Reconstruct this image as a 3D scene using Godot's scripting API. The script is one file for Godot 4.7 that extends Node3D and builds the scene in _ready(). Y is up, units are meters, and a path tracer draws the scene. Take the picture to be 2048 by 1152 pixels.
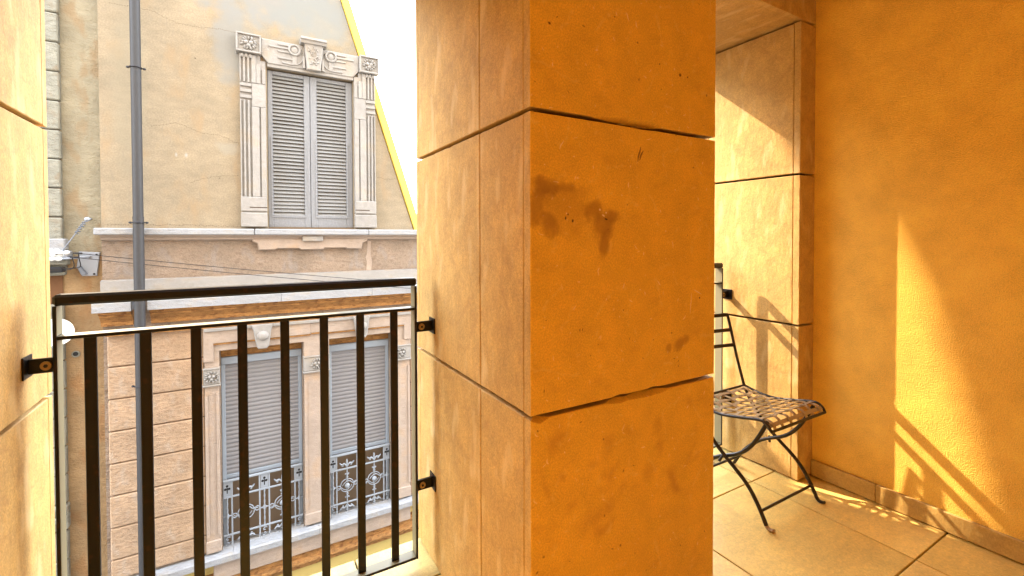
extends Node3D
# x runs along the street, y up, -z out over the street. P(u, y, v) takes v as the distance out.

var O := Vector3.ZERO
var UVR := Rect2(0, 0, 1, 1)
var rng := RandomNumberGenerator.new()
var M := {}

func P(u: float, y: float, v: float) -> Vector3:
	return Vector3(u, y, -v)

# ------------------------------------------------------------------ nodes
func meta(o: Node, label: String, category: String = "", group: String = "", kind: String = "") -> void:
	if label != "": o.set_meta("label", label)
	if category != "": o.set_meta("category", category)
	if group != "": o.set_meta("group", group)
	if kind != "": o.set_meta("kind", kind)

func numbered(called: String) -> String:
	if not has_node(called): return called
	var k := 1
	while has_node("%s_%03d" % [called, k]): k += 1
	return "%s_%03d" % [called, k]

func thing(called: String, label: String, category: String, at: Vector3, group: String = "") -> Node3D:
	var o := Node3D.new()
	o.name = numbered(called)
	add_child(o)
	o.position = at
	O = at
	meta(o, label, category, group)
	return o

func setting(called: String, at: Vector3) -> Node3D:
	var o := Node3D.new()
	o.name = numbered(called)
	add_child(o)
	o.position = at
	O = at
	o.set_meta("kind", "structure")
	return o

func put(parent: Node, called: String, st: SurfaceTool, mat: Material) -> MeshInstance3D:
	var o := MeshInstance3D.new()
	var base := called
	var k := 1
	while parent.has_node(called):
		called = "%s_%03d" % [base, k]
		k += 1
	o.name = called
	if mat.has_meta("tangents"): st.generate_tangents()
	o.mesh = st.commit()
	o.material_override = mat
	parent.add_child(o, true)
	return o

# ------------------------------------------------------------------ mesh helpers
func S() -> SurfaceTool:
	var st := SurfaceTool.new()
	st.begin(Mesh.PRIMITIVE_TRIANGLES)
	return st

func vert(st: SurfaceTool, p: Vector3, n: Vector3) -> void:
	st.set_normal(n)
	st.set_uv(Vector2((p.x - UVR.position.x) / UVR.size.x, 1.0 - (p.y - UVR.position.y) / UVR.size.y))
	st.add_vertex(p - O)

func tri(st: SurfaceTool, a: Vector3, b: Vector3, c: Vector3, n: Vector3) -> void:
	var f := (b - a).cross(c - a)
	if f.dot(n) > 0.0:
		vert(st, a, n); vert(st, c, n); vert(st, b, n)
	else:
		vert(st, a, n); vert(st, b, n); vert(st, c, n)

func tri3(st: SurfaceTool, a: Vector3, b: Vector3, c: Vector3, na: Vector3, nb: Vector3, nc: Vector3) -> void:
	var f := (b - a).cross(c - a)
	if f.length_squared() < 1e-16: return
	if f.dot(na + nb + nc) > 0.0:
		vert(st, a, na); vert(st, c, nc); vert(st, b, nb)
	else:
		vert(st, a, na); vert(st, b, nb); vert(st, c, nc)

func quad(st: SurfaceTool, a: Vector3, b: Vector3, c: Vector3, d: Vector3, n: Vector3) -> void:
	tri(st, a, b, c, n)
	tri(st, a, c, d, n)

func quad4(st: SurfaceTool, a: Vector3, b: Vector3, c: Vector3, d: Vector3, na: Vector3, nb: Vector3, nc: Vector3, nd: Vector3) -> void:
	tri3(st, a, b, c, na, nb, nc)
	tri3(st, a, c, d, na, nc, nd)

# box between two corners, edges chamfered by e
func box(st: SurfaceTool, u0: float, u1: float, y0: float, y1: float, v0: float, v1: float, e: float = 0.0) -> void:
	var c := P((u0 + u1) / 2, (y0 + y1) / 2, (v0 + v1) / 2)
	var h := Vector3(absf(u1 - u0), absf(y1 - y0), absf(v1 - v0)) / 2.0
	obox(st, c, Basis.IDENTITY, h, e)

func obox(st: SurfaceTool, c: Vector3, B: Basis, h: Vector3, e: float = 0.0) -> void:
	e = minf(e, 0.45 * minf(h.x, minf(h.y, h.z)))
	var ax := [B.x, B.y, B.z]
	for i in 3:
		var j := (i + 1) % 3
		var k := (i + 2) % 3
		for s in [-1.0, 1.0]:
			var n: Vector3 = ax[i] * s
			var f: Vector3 = c + n * h[i]
			var a: Vector3 = ax[j] * (h[j] - e)
			var b: Vector3 = ax[k] * (h[k] - e)
			quad(st, f - a - b, f + a - b, f + a + b, f - a + b, n)
	if e <= 0.0: return
	for i in 3:
		var j := (i + 1) % 3
		var k := (i + 2) % 3
		for sj in [-1.0, 1.0]:
			for sk in [-1.0, 1.0]:
				var w: Vector3 = ax[i] * (h[i] - e)
				var p: Vector3 = c + ax[j] * sj * h[j] + ax[k] * sk * (h[k] - e)
				var q: Vector3 = c + ax[j] * sj * (h[j] - e) + ax[k] * sk * h[k]
				quad(st, p - w, p + w, q + w, q - w, (ax[j] * sj + ax[k] * sk).normalized())
	for sx in [-1.0, 1.0]:
		for sy in [-1.0, 1.0]:
			for sz in [-1.0, 1.0]:
				var x: Vector3 = ax[0] * sx
				var y: Vector3 = ax[1] * sy
				var z: Vector3 = ax[2] * sz
				tri(st, c + x * h.x + y * (h.y - e) + z * (h.z - e), c + x * (h.x - e) + y * h.y + z * (h.z - e), c + x * (h.x - e) + y * (h.y - e) + z * h.z, (x + y + z).normalized())

# outline in (u, y) pushed from v0 (near) to v1 (far); near edge chamfered by e
func poly(st: SurfaceTool, pts: PackedVector2Array, v0: float, v1: float, e: float = 0.0) -> void:
	var ring := pts
	var area := 0.0
	for i in pts.size():
		area += pts[i].cross(pts[(i + 1) % pts.size()])
	if area < 0.0:
		ring = pts.duplicate()
		ring.reverse()
	var inner := ring.duplicate()
	if e > 0.0:
		for i in ring.size():
			var a := (ring[i] - ring[i - 1]).normalized()
			var b := (ring[(i + 1) % ring.size()] - ring[i]).normalized()
			var na := Vector2(-a.y, a.x)
			var nb := Vector2(-b.y, b.x)
			var m := (na + nb).normalized()
			inner[i] = ring[i] + m * e / maxf(0.35, m.dot(na))
	var t := Geometry2D.triangulate_polygon(inner)
	for i in range(0, t.size(), 3):
		tri(st, P(inner[t[i]].x, inner[t[i]].y, v0), P(inner[t[i + 1]].x, inner[t[i + 1]].y, v0), P(inner[t[i + 2]].x, inner[t[i + 2]].y, v0), Vector3.BACK)
	var t2 := Geometry2D.triangulate_polygon(ring)
	for i in range(0, t2.size(), 3):
		tri(st, P(ring[t2[i]].x, ring[t2[i]].y, v1), P(ring[t2[i + 1]].x, ring[t2[i + 1]].y, v1), P(ring[t2[i + 2]].x, ring[t2[i + 2]].y, v1), Vector3.FORWARD)
	for i in ring.size():
		var j := (i + 1) % ring.size()
		var d := (ring[j] - ring[i]).normalized()
		var n := Vector3(d.y, -d.x, 0)
		quad(st, P(ring[i].x, ring[i].y, v0 + e), P(ring[j].x, ring[j].y, v0 + e), P(ring[j].x, ring[j].y, v1), P(ring[i].x, ring[i].y, v1), n)
		if e > 0.0:
			quad(st, P(inner[i].x, inner[i].y, v0), P(inner[j].x, inner[j].y, v0), P(ring[j].x, ring[j].y, v0 + e), P(ring[i].x, ring[i].y, v0 + e), (n + Vector3.BACK).normalized())

# moulding: profile of (v, y) points swept along u
func moulding(st: SurfaceTool, u0: float, u1: float, prof: PackedVector2Array) -> void:
	var area := 0.0
	for i in prof.size():
		area += prof[i].cross(prof[(i + 1) % prof.size()])
	var sg := 1.0 if area > 0.0 else -1.0
	for i in prof.size():
		var a := prof[i]
		var b := prof[(i + 1) % prof.size()]
		var d := (b - a).normalized() * sg
		var n := Vector3(0, -d.x, -d.y)
		quad(st, P(u0, a.y, a.x), P(u1, a.y, a.x), P(u1, b.y, b.x), P(u0, b.y, b.x), n)
	var t := Geometry2D.triangulate_polygon(prof)
	for i in range(0, t.size(), 3):
		for s in [0, 1]:
			var u: float = u1 if s else u0
			tri(st, P(u, prof[t[i]].y, prof[t[i]].x), P(u, prof[t[i + 1]].y, prof[t[i + 1]].x), P(u, prof[t[i + 2]].y, prof[t[i + 2]].x), Vector3.RIGHT if s else Vector3.LEFT)

func catmull(c: Array, per: int) -> Array:
	var out := []
	for i in c.size() - 1:
		var a: Vector3 = c[maxi(i - 1, 0)]
		var b: Vector3 = c[i]
		var d: Vector3 = c[i + 1]
		var e: Vector3 = c[mini(i + 2, c.size() - 1)]
		for k in per:
			out.append(b.cubic_interpolate(d, a, e, float(k) / per))
	out.append(c[-1])
	return out

# tube along points; radii one number or one per point; wide / tall scale the section against the side axis
func tube(st: SurfaceTool, pts: Array, r, seg: int = 8, closed: bool = false, flat: float = 1.0, side0: Vector3 = Vector3.ZERO) -> void:
	var n := pts.size()
	var rings := []
	var norms := []
	var side := side0
	for i in n:
		var t: Vector3
		if closed: t = (pts[(i + 1) % n] - pts[(i - 1 + n) % n]).normalized()
		else: t = (pts[mini(i + 1, n - 1)] - pts[maxi(i - 1, 0)]).normalized()
		if side == Vector3.ZERO:
			side = t.cross(Vector3.UP if absf(t.y) < 0.9 else Vector3.RIGHT).normalized()
		if side0 != Vector3.ZERO: side = side0
		side = (side - t * side.dot(t)).normalized()
		var up := side.cross(t).normalized()
		var rad: float = r[i] if r is Array else r
		var ring := []
		var nr := []
		for k in seg:
			var a := TAU * k / seg
			var d := side * cos(a) + up * sin(a) * flat
			ring.append(pts[i] + d * rad)
			nr.append((side * cos(a) * flat + up * sin(a)).normalized())
		rings.append(ring)
		norms.append(nr)
	var m := n if closed else n - 1
	for i in m:
		var j := (i + 1) % n
		for k in seg:
			var l := (k + 1) % seg
			quad4(st, rings[i][k], rings[j][k], rings[j][l], rings[i][l], norms[i][k], norms[j][k], norms[j][l], norms[i][l])
	if not closed:
		for e in [0, n - 1]:
			var t: Vector3 = (pts[1] - pts[0]).normalized() * -1.0 if e == 0 else (pts[n - 1] - pts[n - 2]).normalized()
			for k in seg:
				tri(st, pts[e], rings[e][k], rings[e][(k + 1) % seg], t)

# flat strip with a rectangular section along points: half width w along side, half thickness t
func strip(st: SurfaceTool, pts: Array, w: float, t: float, side: Vector3) -> void:
	var n := pts.size()
	var rings := []
	var ups := []
	for i in n:
		var d: Vector3 = (pts[mini(i + 1, n - 1)] - pts[maxi(i - 1, 0)]).normalized()
		var s := (side - d * side.dot(d)).normalized()
		var up := s.cross(d).normalized()
		ups.append([s, up])
		rings.append([pts[i] + s * w + up * t, pts[i] - s * w + up * t, pts[i] - s * w - up * t, pts[i] + s * w - up * t])
	for i in n - 1:
		var A: Array = rings[i]
		var B: Array = rings[i + 1]
		var u0: Vector3 = ups[i][1]
		var u1: Vector3 = ups[i + 1][1]
		var s0: Vector3 = ups[i][0]
		quad4(st, A[0], B[0], B[1], A[1], u0, u1, u1, u0)
		quad4(st, A[2], B[2], B[3], A[3], -u0, -u1, -u1, -u0)
		quad(st, A[1], B[1], B[2], A[2], -s0)
		quad(st, A[0], B[0], B[3], A[3], s0)
	quad(st, rings[0][0], rings[0][1], rings[0][2], rings[0][3], (pts[0] - pts[1]).normalized())
	quad(st, rings[-1][0], rings[-1][1], rings[-1][2], rings[-1][3], (pts[-1] - pts[-2]).normalized())

func ball(st: SurfaceTool, c: Vector3, r: Vector3, B: Basis = Basis.IDENTITY, nu: int = 10, nv: int = 6) -> void:
	var g := func(i: int, j: int) -> Array:
		var th := PI * j / nv
		var ph := TAU * i / nu
		var d := Vector3(sin(th) * cos(ph), cos(th), sin(th) * sin(ph))
		return [c + B * (d * r), (B * (d / r)).normalized()]
	for i in nu:
		for j in nv:
			var a: Array = g.call(i, j)
			var b: Array = g.call(i + 1, j)
			var d: Array = g.call(i + 1, j + 1)
			var e: Array = g.call(i, j + 1)
			quad4(st, a[0], b[0], d[0], e[0], a[1], b[1], d[1], e[1])

# disc-like drum facing the viewer (axis along v)
func drum(st: SurfaceTool, u: float, y: float, v0: float, v1: float, r: float, seg: int = 20) -> void:
	var pts := PackedVector2Array()
	for k in seg:
		pts.append(Vector2(u + r * cos(TAU * k / seg), y + r * sin(TAU * k / seg)))
	poly(st, pts, v0, v1, r * 0.12)

# stone slab: front lower left corner p, width along A, height along y, outward N, ragged arris
func slab(st: SurfaceTool, p: Vector3, A: Vector3, w: float, h: float, N: Vector3, t: float, seed_: int, chips: Array = [], sides: SurfaceTool = null) -> void:
	if sides == null: sides = st
	rng.seed = seed_
	var seg := 26
	var outer := []
	var inner := []
	for s in 4:
		for k in seg:
			var f := float(k) / seg
			var q := [Vector2(f * w, 0), Vector2(w, f * h), Vector2(w - f * w, h), Vector2(0, h - f * h)][s] as Vector2
			var e := 0.0014 + 0.0012 * rng.randf()
			if rng.randf() < 0.06: e += 0.003 * rng.randf()
			for c in chips:
				if c[0] == s:
					var d: float = absf(f - c[1]) / c[2]
					if d < 1.0: e += c[3] * (1.0 - d * d) * (0.35 + 0.65 * rng.randf())
			outer.append([q, e])
	var n := outer.size()
	for i in n:
		var s := i / seg
		var q: Vector2 = outer[i][0]
		var e: float = outer[i][1]
		var m := Vector2(0, 1)
		if s == 1: m = Vector2(-1, 0)
		elif s == 2: m = Vector2(0, -1)
		elif s == 3: m = Vector2(1, 0)
		if i % seg == 0:
			m = [Vector2(1, 1), Vector2(-1, 1), Vector2(-1, -1), Vector2(1, -1)][s]
		inner.append(q + m * e)
	var W := func(q: Vector2, d: float) -> Vector3:
		return p + A * q.x + Vector3.UP * q.y - N * d
	var cen: Vector3 = W.call(Vector2(w / 2, h / 2), 0.0)
	for i in n:
		var j := (i + 1) % n
		var a: Vector3 = W.call(inner[i], 0.0)
		var b: Vector3 = W.call(inner[j], 0.0)
		tri(st, cen, a, b, N)
		var oa: Vector3 = W.call(outer[i][0], outer[i][1] * (1.2 if outer[i][1] < 0.005 else 2.6))
		var ob: Vector3 = W.call(outer[j][0], outer[j][1] * (1.2 if outer[j][1] < 0.005 else 2.6))
		var dq: Vector2 = outer[j][0] - outer[i][0]
		var on := (A * dq.y - Vector3.UP * dq.x).normalized()
		quad(st, a, b, ob, oa, (N + on).normalized())
		quad(sides, oa, ob, W.call(outer[j][0], t), W.call(outer[i][0], t), on)
	quad(sides, W.call(Vector2(0, 0), t), W.call(Vector2(w, 0), t), W.call(Vector2(w, h), t), W.call(Vector2(0, h), t), -N)

# ------------------------------------------------------------------ textures
func noise(size: int, freq: float, oct: int, seed_: int, kind: int = FastNoiseLite.TYPE_SIMPLEX_SMOOTH, ridged: bool = false) -> PackedByteArray:
	var n := FastNoiseLite.new()
	n.noise_type = kind
	n.seed = seed_
	n.frequency = freq
	n.fractal_type = FastNoiseLite.FRACTAL_RIDGED if ridged else FastNoiseLite.FRACTAL_FBM
	n.fractal_octaves = oct
	if ridged:
		n.domain_warp_enabled = true
		n.domain_warp_amplitude = 28.0
		n.domain_warp_frequency = 0.012
	var im := n.get_seamless_image(size, size)
	im.convert(Image.FORMAT_L8)
	return im.get_data()

# layers: [bytes, step x, step y, amount]; tints: [bytes, step x, step y, from, to, colour, strength]
func paint(size: int, base: Color, layers: Array, tints: Array) -> Image:
	var out := PackedByteArray()
	out.resize(size * size * 3)
	var at := 0
	var mask := size - 1
	for y in size:
		for x in size:
			var k := 1.0
			for l in layers:
				k += l[3] * (l[0][((y * l[2]) & mask) * size + ((x * l[1]) & mask)] / 127.5 - 1.0)
			var r := base.r * k
			var g := base.g * k
			var b := base.b * k
			for t in tints:
				var f: float = clampf((t[0][((y * t[2]) & mask) * size + ((x * t[1]) & mask)] / 255.0 - t[3]) / (t[4] - t[3]), 0.0, 1.0) * t[6]
				if f > 0.0:
					var c: Color = t[5]
					r += (c.r - r) * f
					g += (c.g - g) * f
					b += (c.b - b) * f
			out[at] = clampi(int(r * 255.0), 0, 255)
			out[at + 1] = clampi(int(g * 255.0), 0, 255)
			out[at + 2] = clampi(int(b * 255.0), 0, 255)
			at += 3
	return Image.create_from_data(size, size, false, Image.FORMAT_RGB8, out)

func blot(im: Image, cx: float, cy: float, rx: float, ry: float, turn: float, col: Color, strength: float, soft: float, n: FastNoiseLite) -> void:
	var w := im.get_width()
	var h := im.get_height()
	var R := maxf(rx, ry) * 1.7
	for y in range(maxi(0, int(cy - R)), mini(h, int(cy + R) + 1)):
		for x in range(maxi(0, int(cx - R)), mini(w, int(cx + R) + 1)):
			var dx := x - cx
			var dy := y - cy
			var a := (dx * cos(turn) + dy * sin(turn)) / rx
			var b := (-dx * sin(turn) + dy * cos(turn)) / ry
			var d := sqrt(a * a + b * b) + 0.45 * n.get_noise_2d(x, y)
			var f := clampf((1.0 - d) / soft, 0.0, 1.0) * strength
			if f > 0.0:
				im.set_pixel(x, y, im.get_pixel(x, y).lerp(col, f))

func scratch(im: Image, x0: float, y0: float, x1: float, y1: float, wd: float, col: Color, strength: float) -> void:
	var n := int(maxf(absf(x1 - x0), absf(y1 - y0))) + 1
	for i in n + 1:
		var f := float(i) / n
		var x := lerpf(x0, x1, f) + 1.2 * sin(f * 7.0 + x0)
		var y := lerpf(y0, y1, f) + 1.0 * sin(f * 5.0 + y0)
		var r := wd * (0.35 + 0.65 * sin(PI * f))
		for yy in range(int(y - r - 1), int(y + r + 2)):
			for xx in range(int(x - r - 1), int(x + r + 2)):
				if xx < 0 or yy < 0 or xx >= im.get_width() or yy >= im.get_height(): continue
				var d := Vector2(xx - x, yy - y).length()
				var a := clampf(r + 0.5 - d, 0.0, 1.0) * strength
				if a > 0.0: im.set_pixel(xx, yy, im.get_pixel(xx, yy).lerp(col, a))

func crack(im: Image, pts: Array, wd: float, col: Color, strength: float) -> void:
	rng.seed = int(pts[0].x * 7 + pts[0].y)
	for i in pts.size() - 1:
		var a: Vector2 = pts[i]
		var b: Vector2 = pts[i + 1]
		var n := maxi(2, int(a.distance_to(b) / 7.0))
		var last := a
		for k in range(1, n + 1):
			var q := a.lerp(b, float(k) / n) + (Vector2(rng.randf() - 0.5, rng.randf() - 0.5) * 5.0 if k < n else Vector2.ZERO)
			scratch(im, last.x, last.y, q.x, q.y, wd, col, strength * (0.5 + 0.5 * rng.randf()))
			last = q

func tex_of(im: Image) -> ImageTexture:
	im.generate_mipmaps()
	return ImageTexture.create_from_image(im)

func bump(size: int, layers: Array, depth: float) -> ImageTexture:
	var im := Image.create(size, size, false, Image.FORMAT_RF)
	var mask := size - 1
	for y in size:
		for x in size:
			var k := 0.0
			for l in layers:
				k += l[3] * (l[0][((y * l[2]) & mask) * size + ((x * l[1]) & mask)] / 255.0)
			im.set_pixel(x, y, Color(k, k, k))
	im.bump_map_to_normal_map(depth)
	return tex_of(im)

func mat(albedo: Color, rough: float, tex: Texture2D = null, scale_: float = 1.0, nrm: Texture2D = null, nstr: float = 1.0, metal: float = 0.0) -> StandardMaterial3D:
	var m := StandardMaterial3D.new()
	m.albedo_color = albedo
	m.roughness = rough
	m.metallic = metal
	if tex: m.albedo_texture = tex
	if nrm:
		m.normal_enabled = true
		m.normal_texture = nrm
		m.normal_scale = nstr
	if tex or nrm:
		m.uv1_triplanar = true
		m.uv1_world_triplanar = true
		m.uv1_scale = Vector3.ONE * scale_
		m.uv1_triplanar_sharpness = 8.0
	return m

func materials() -> void:
	var sz := 512
	var big := noise(sz, 0.006, 4, 11)
	var mid := noise(sz, 0.02, 4, 12)
	var fine := noise(sz, 0.12, 3, 13)
	var grit := noise(sz, 0.35, 2, 14)
	var cell := noise(sz, 0.05, 2, 15, FastNoiseLite.TYPE_VALUE_CUBIC)
	var wht := Color(1, 1, 1)
	var white := PackedByteArray()
	white.resize(sz * sz)
	rng.seed = 3
	for i in sz * sz: white[i] = rng.randi() & 255
	# sandstone cladding: mottled, faintly banded, speckled
	var vein := noise(sz, 0.009, 4, 18, FastNoiseLite.TYPE_SIMPLEX, true)
	var sb := paint(sz, Color(0.765, 0.61, 0.345), [[big, 1, 1, 0.05], [mid, 1, 1, 0.05], [cell, 4, 1, 0.025], [fine, 1, 1, 0.05], [grit, 1, 1, 0.11], [white, 1, 1, 0.05]],
		[[vein, 1, 1, 0.66, 0.92, Color(0.64, 0.48, 0.27), 0.38], [big, 3, 1, 0.63, 0.9, Color(0.88, 0.77, 0.57), 0.5], [grit, 1, 1, 0.86, 0.95, Color(0.45, 0.30, 0.14), 0.4]])
	var sn := bump(sz, [[grit, 1, 1, 0.5], [fine, 1, 1, 0.6], [cell, 4, 1, 0.8], [mid, 2, 1, 1.2]], 3.0)
	M.stone = mat(wht, 0.78, tex_of(sb), 0.9, sn, 0.14)
	M.stone_image = sb
	M.stone_normal = sn
	M.core = mat(Color(0.22, 0.15, 0.09), 0.95)
	# stucco
	var ub := paint(sz, Color(0.965, 0.76, 0.34), [[big, 1, 1, 0.055], [mid, 1, 1, 0.02], [grit, 1, 1, 0.12], [white, 1, 1, 0.05]], [])
	var un := bump(sz, [[grit, 1, 1, 1.2], [white, 1, 1, 0.8], [mid, 1, 1, 0.4]], 4.0)
	M.cream = mat(Color(0.93, 0.80, 0.56), 0.9, null, 1.0, un, 0.3)
	M.home = mat(Color(0.74, 0.73, 0.71), 0.9, null, 1.0, un, 0.3)
	M.stucco = mat(wht, 0.9, tex_of(ub), 1.15, un, 0.36)
	# floor tile
	var tb := paint(sz, Color(0.90, 0.755, 0.42), [[big, 1, 1, 0.06], [mid, 1, 3, 0.04], [fine, 1, 1, 0.05], [grit, 1, 1, 0.09]], [[big, 2, 1, 0.66, 0.9, Color(0.80, 0.64, 0.36), 0.4]])
	M.tile = mat(wht, 0.5, tex_of(tb), 0.7, sn, 0.15)
	M.tile_b = mat(Color(0.96, 0.95, 0.92), 0.5, tex_of(tb), 0.7, sn, 0.15)
	M.tile_b.uv1_offset = Vector3(0.37, 0.1, 0.61)
	M.tile_c = mat(Color(1.0, 0.985, 1.0), 0.55, tex_of(tb), 0.7, sn, 0.15)
	M.tile_c.uv1_offset = Vector3(0.73, 0.4, 0.21)
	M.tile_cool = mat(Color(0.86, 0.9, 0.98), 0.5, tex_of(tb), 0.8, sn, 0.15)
	M.skirt = mat(Color(0.82, 0.80, 0.82), 0.55, tex_of(tb), 0.8, sn, 0.2)
	M.grout = mat(Color(0.15, 0.085, 0.045), 0.95)
	M.ceiling = mat(Color(0.90, 0.82, 0.68), 0.9, null, 1.0, un, 0.3)
	# facade plasters
	var pb := paint(sz, Color(0.70, 0.58, 0.46), [[big, 1, 1, 0.08], [mid, 1, 2, 0.08], [fine, 1, 2, 0.08], [grit, 1, 1, 0.07]],
		[[mid, 1, 2, 0.6, 0.85, Color(0.52, 0.41, 0.32), 0.5], [big, 2, 1, 0.62, 0.9, Color(0.70, 0.63, 0.56), 0.5]])
	var pn := bump(sz, [[grit, 1, 1, 0.4], [fine, 1, 2, 1.0], [mid, 1, 2, 1.8]], 4.0)
	M.pink = mat(Color(0.93, 0.95, 0.98), 0.92, tex_of(pb), 0.55, pn, 0.5)
	M.block = mat(Color(1.0, 1.0, 1.0), 0.92, tex_of(pb), 0.9, pn, 0.5)
	var trb := paint(sz, Color(0.69, 0.665, 0.635), [[big, 1, 1, 0.06], [mid, 1, 1, 0.04], [fine, 1, 1, 0.02], [grit, 1, 1, 0.03]],
		[[mid, 1, 1, 0.60, 0.85, Color(0.58, 0.55, 0.51), 0.35], [big, 1, 1, 0.60, 0.9, Color(0.70, 0.62, 0.52), 0.5]])
	M.trim = mat(wht, 0.9, tex_of(trb), 0.6, pn, 0.12)
	M.trim_warm = mat(Color(1.0, 0.92, 0.83), 0.9, tex_of(trb), 0.7, pn, 0.2)
	M.ledge = mat(Color(0.93, 0.95, 0.98), 0.9, tex_of(trb), 0.9, pn, 0.35)
	var ob := paint(sz, Color(0.66, 0.48, 0.27), [[big, 1, 1, 0.12], [mid, 1, 2, 0.14], [fine, 1, 1, 0.08]], [[mid, 1, 3, 0.58, 0.8, Color(0.40, 0.24, 0.10), 0.6]])
	M.joint = mat(Color(0.42, 0.29, 0.18), 0.95)
	M.ochre = mat(wht, 0.92, tex_of(ob), 0.8, pn, 0.5)
	M.yellow = mat(Color(0.78, 0.68, 0.40), 0.9, null, 1.0, un, 0.4)
	M.edge_glow = mat(Color(0.93, 0.78, 0.33), 0.8, null, 1.0, un, 0.3)  # yellow of the bright halo along the slope, put into colour
	var nb := paint(sz, Color(0.65, 0.60, 0.49), [[big, 1, 1, 0.07], [mid, 1, 1, 0.05], [grit, 1, 1, 0.04]], [[big, 2, 1, 0.62, 0.85, Color(0.62, 0.49, 0.34), 0.5], [mid, 3, 1, 0.66, 0.9, Color(0.62, 0.57, 0.46), 0.5]])
	M.neighbour = mat(wht, 0.92, tex_of(nb), 0.45, pn, 0.3)
	M.peach = mat(Color(0.90, 0.80, 0.70), 0.92, tex_of(nb), 0.45, pn, 0.3)
	M.quoin = mat(Color(0.92, 0.93, 0.98), 0.92, tex_of(nb), 0.8, pn, 0.6)
	# painted wood and metal
	var wb := paint(sz, Color(0.60, 0.60, 0.60), [[fine, 4, 1, 0.05], [mid, 3, 1, 0.04], [grit, 1, 1, 0.03]], [[fine, 3, 1, 0.74, 0.84, Color(0.46, 0.42, 0.38), 0.6], [mid, 3, 1, 0.66, 0.9, Color(0.69, 0.69, 0.67), 0.5]])
	M.shutter = mat(wht, 0.65, tex_of(wb), 1.6, pn, 0.2)
	M.slat = mat(Color(1.0, 0.99, 0.96), 0.7, tex_of(wb), 2.1, pn, 0.2)
	M.roller = mat(Color(0.50, 0.49, 0.49), 0.55)
	M.aluminium = mat(Color(0.55, 0.58, 0.61), 0.45)
	M.iron = mat(Color(0.56, 0.58, 0.60), 0.55)
	M.iron_dark = mat(Color(0.07, 0.05, 0.04), 0.8)
	M.pane = mat(Color(0.42, 0.34, 0.25), 0.5)
	var pipb := paint(sz, Color(0.205, 0.20, 0.20), [[mid, 2, 1, 0.05], [fine, 3, 1, 0.04]], [])
	M.pipe = mat(wht, 0.6, tex_of(pipb), 1.0)
	M.collar = mat(Color(0.16, 0.15, 0.16), 0.6)
	var rb := paint(sz, Color(0.085, 0.07, 0.06), [[fine, 1, 1, 0.10], [grit, 1, 1, 0.12]], [[mid, 1, 1, 0.70, 0.85, Color(0.21, 0.11, 0.06), 0.7]])
	M.rail = mat(wht, 0.28, tex_of(rb), 2.0, sn, 0.05, 0.0)
	M.rail.metallic_specular = 0.36
	M.rail_sheen = mat(Color(0.50, 0.46, 0.34), 0.45)  # pale tone for light reflected off rail tops and post sides
	M.chair = mat(Color(0.15, 0.115, 0.085), 0.42, null, 1.0, sn, 0.1, 0.25)
	M.strap = mat(Color(0.60, 0.51, 0.39), 0.33, null, 1.0, sn, 0.1, 0.25)
	M.brass = mat(Color(0.62, 0.50, 0.32), 0.4, null, 1.0, null, 1.0, 0.6)
	M.steel = mat(Color(0.62, 0.64, 0.67), 0.45, null, 1.0, null, 1.0, 0.3)
	M.steel_dark = mat(Color(0.46, 0.48, 0.51), 0.5, null, 1.0, null, 1.0, 0.3)
	M.ceramic = mat(Color(0.88, 0.88, 0.86), 0.25)
	M.cable = mat(Color(0.10, 0.085, 0.085), 0.6)
	M.dish = mat(Color(0.86, 0.86, 0.83), 0.45)
	M.black = mat(Color(0.035, 0.03, 0.03), 0.6)
	M.rubber = mat(Color(0.62, 0.50, 0.36), 0.6)
	M.asphalt = mat(Color(0.26, 0.25, 0.25), 0.95, null, 1.0, un, 0.4)
	M.paving = mat(Color(0.50, 0.48, 0.45), 0.9, null, 1.0, un, 0.4)
	M.tin = mat(Color(0.36, 0.35, 0.34), 0.7)
	# upper plaster wall with its own patches and cracks: u -1.5..2.4, y 1.3..4.95
	var big2 := noise(1024, 0.004, 5, 31)
	var mid2 := noise(1024, 0.015, 4, 32)
	var fin2 := noise(1024, 0.16, 3, 33)
	var wim := paint(1024, Color(0.645, 0.565, 0.455), [[big2, 1, 1, 0.06], [mid2, 1, 2, 0.05], [fin2, 1, 1, 0.08]], [[big2, 2, 1, 0.62, 0.9, Color(0.68, 0.55, 0.40), 0.5], [mid2, 4, 1, 0.66, 0.9, Color(0.58, 0.52, 0.44), 0.35]])
	var nz := FastNoiseLite.new()
	nz.seed = 5
	nz.frequency = 0.012
	nz.fractal_octaves = 5
	var pu := 1024.0 / 3.9
	var py := 1024.0 / 3.85
	var wp := func(u: float, y: float) -> Vector2: return Vector2((u + 1.5) * pu, (5.15 - y) * py)
	for b in [[0.35, 4.75, 1.3, 0.62, Color(0.585, 0.565, 0.535), 0.85], [-0.12, 3.95, 0.30, 0.75, Color(0.585, 0.565, 0.535), 0.75], [0.95, 4.5, 0.75, 0.5, Color(0.57, 0.56, 0.53), 0.7], [-0.5, 4.8, 0.5, 0.25, Color(0.57, 0.56, 0.53), 0.6], [-1.25, 3.2, 0.2, 1.4, Color(0.63, 0.57, 0.47), 0.5], [-0.2, 2.5, 0.15, 0.1, Color(0.68, 0.64, 0.57), 0.5]]:
		var q: Vector2 = wp.call(b[0], b[1])
		blot(wim, q.x, q.y, b[2] * pu, b[3] * py, 0.0, b[4], b[5], 0.5, nz)
	for b in [[-0.765, 2.37], [-0.66, 2.37]]:
		var q: Vector2 = wp.call(b[0], b[1])
		blot(wim, q.x, q.y, 0.022 * pu, 0.04 * py, 0.0, Color(0.74, 0.72, 0.69), 0.8, 0.8, nz)
	var ck := Color(0.42, 0.35, 0.27)
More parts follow.
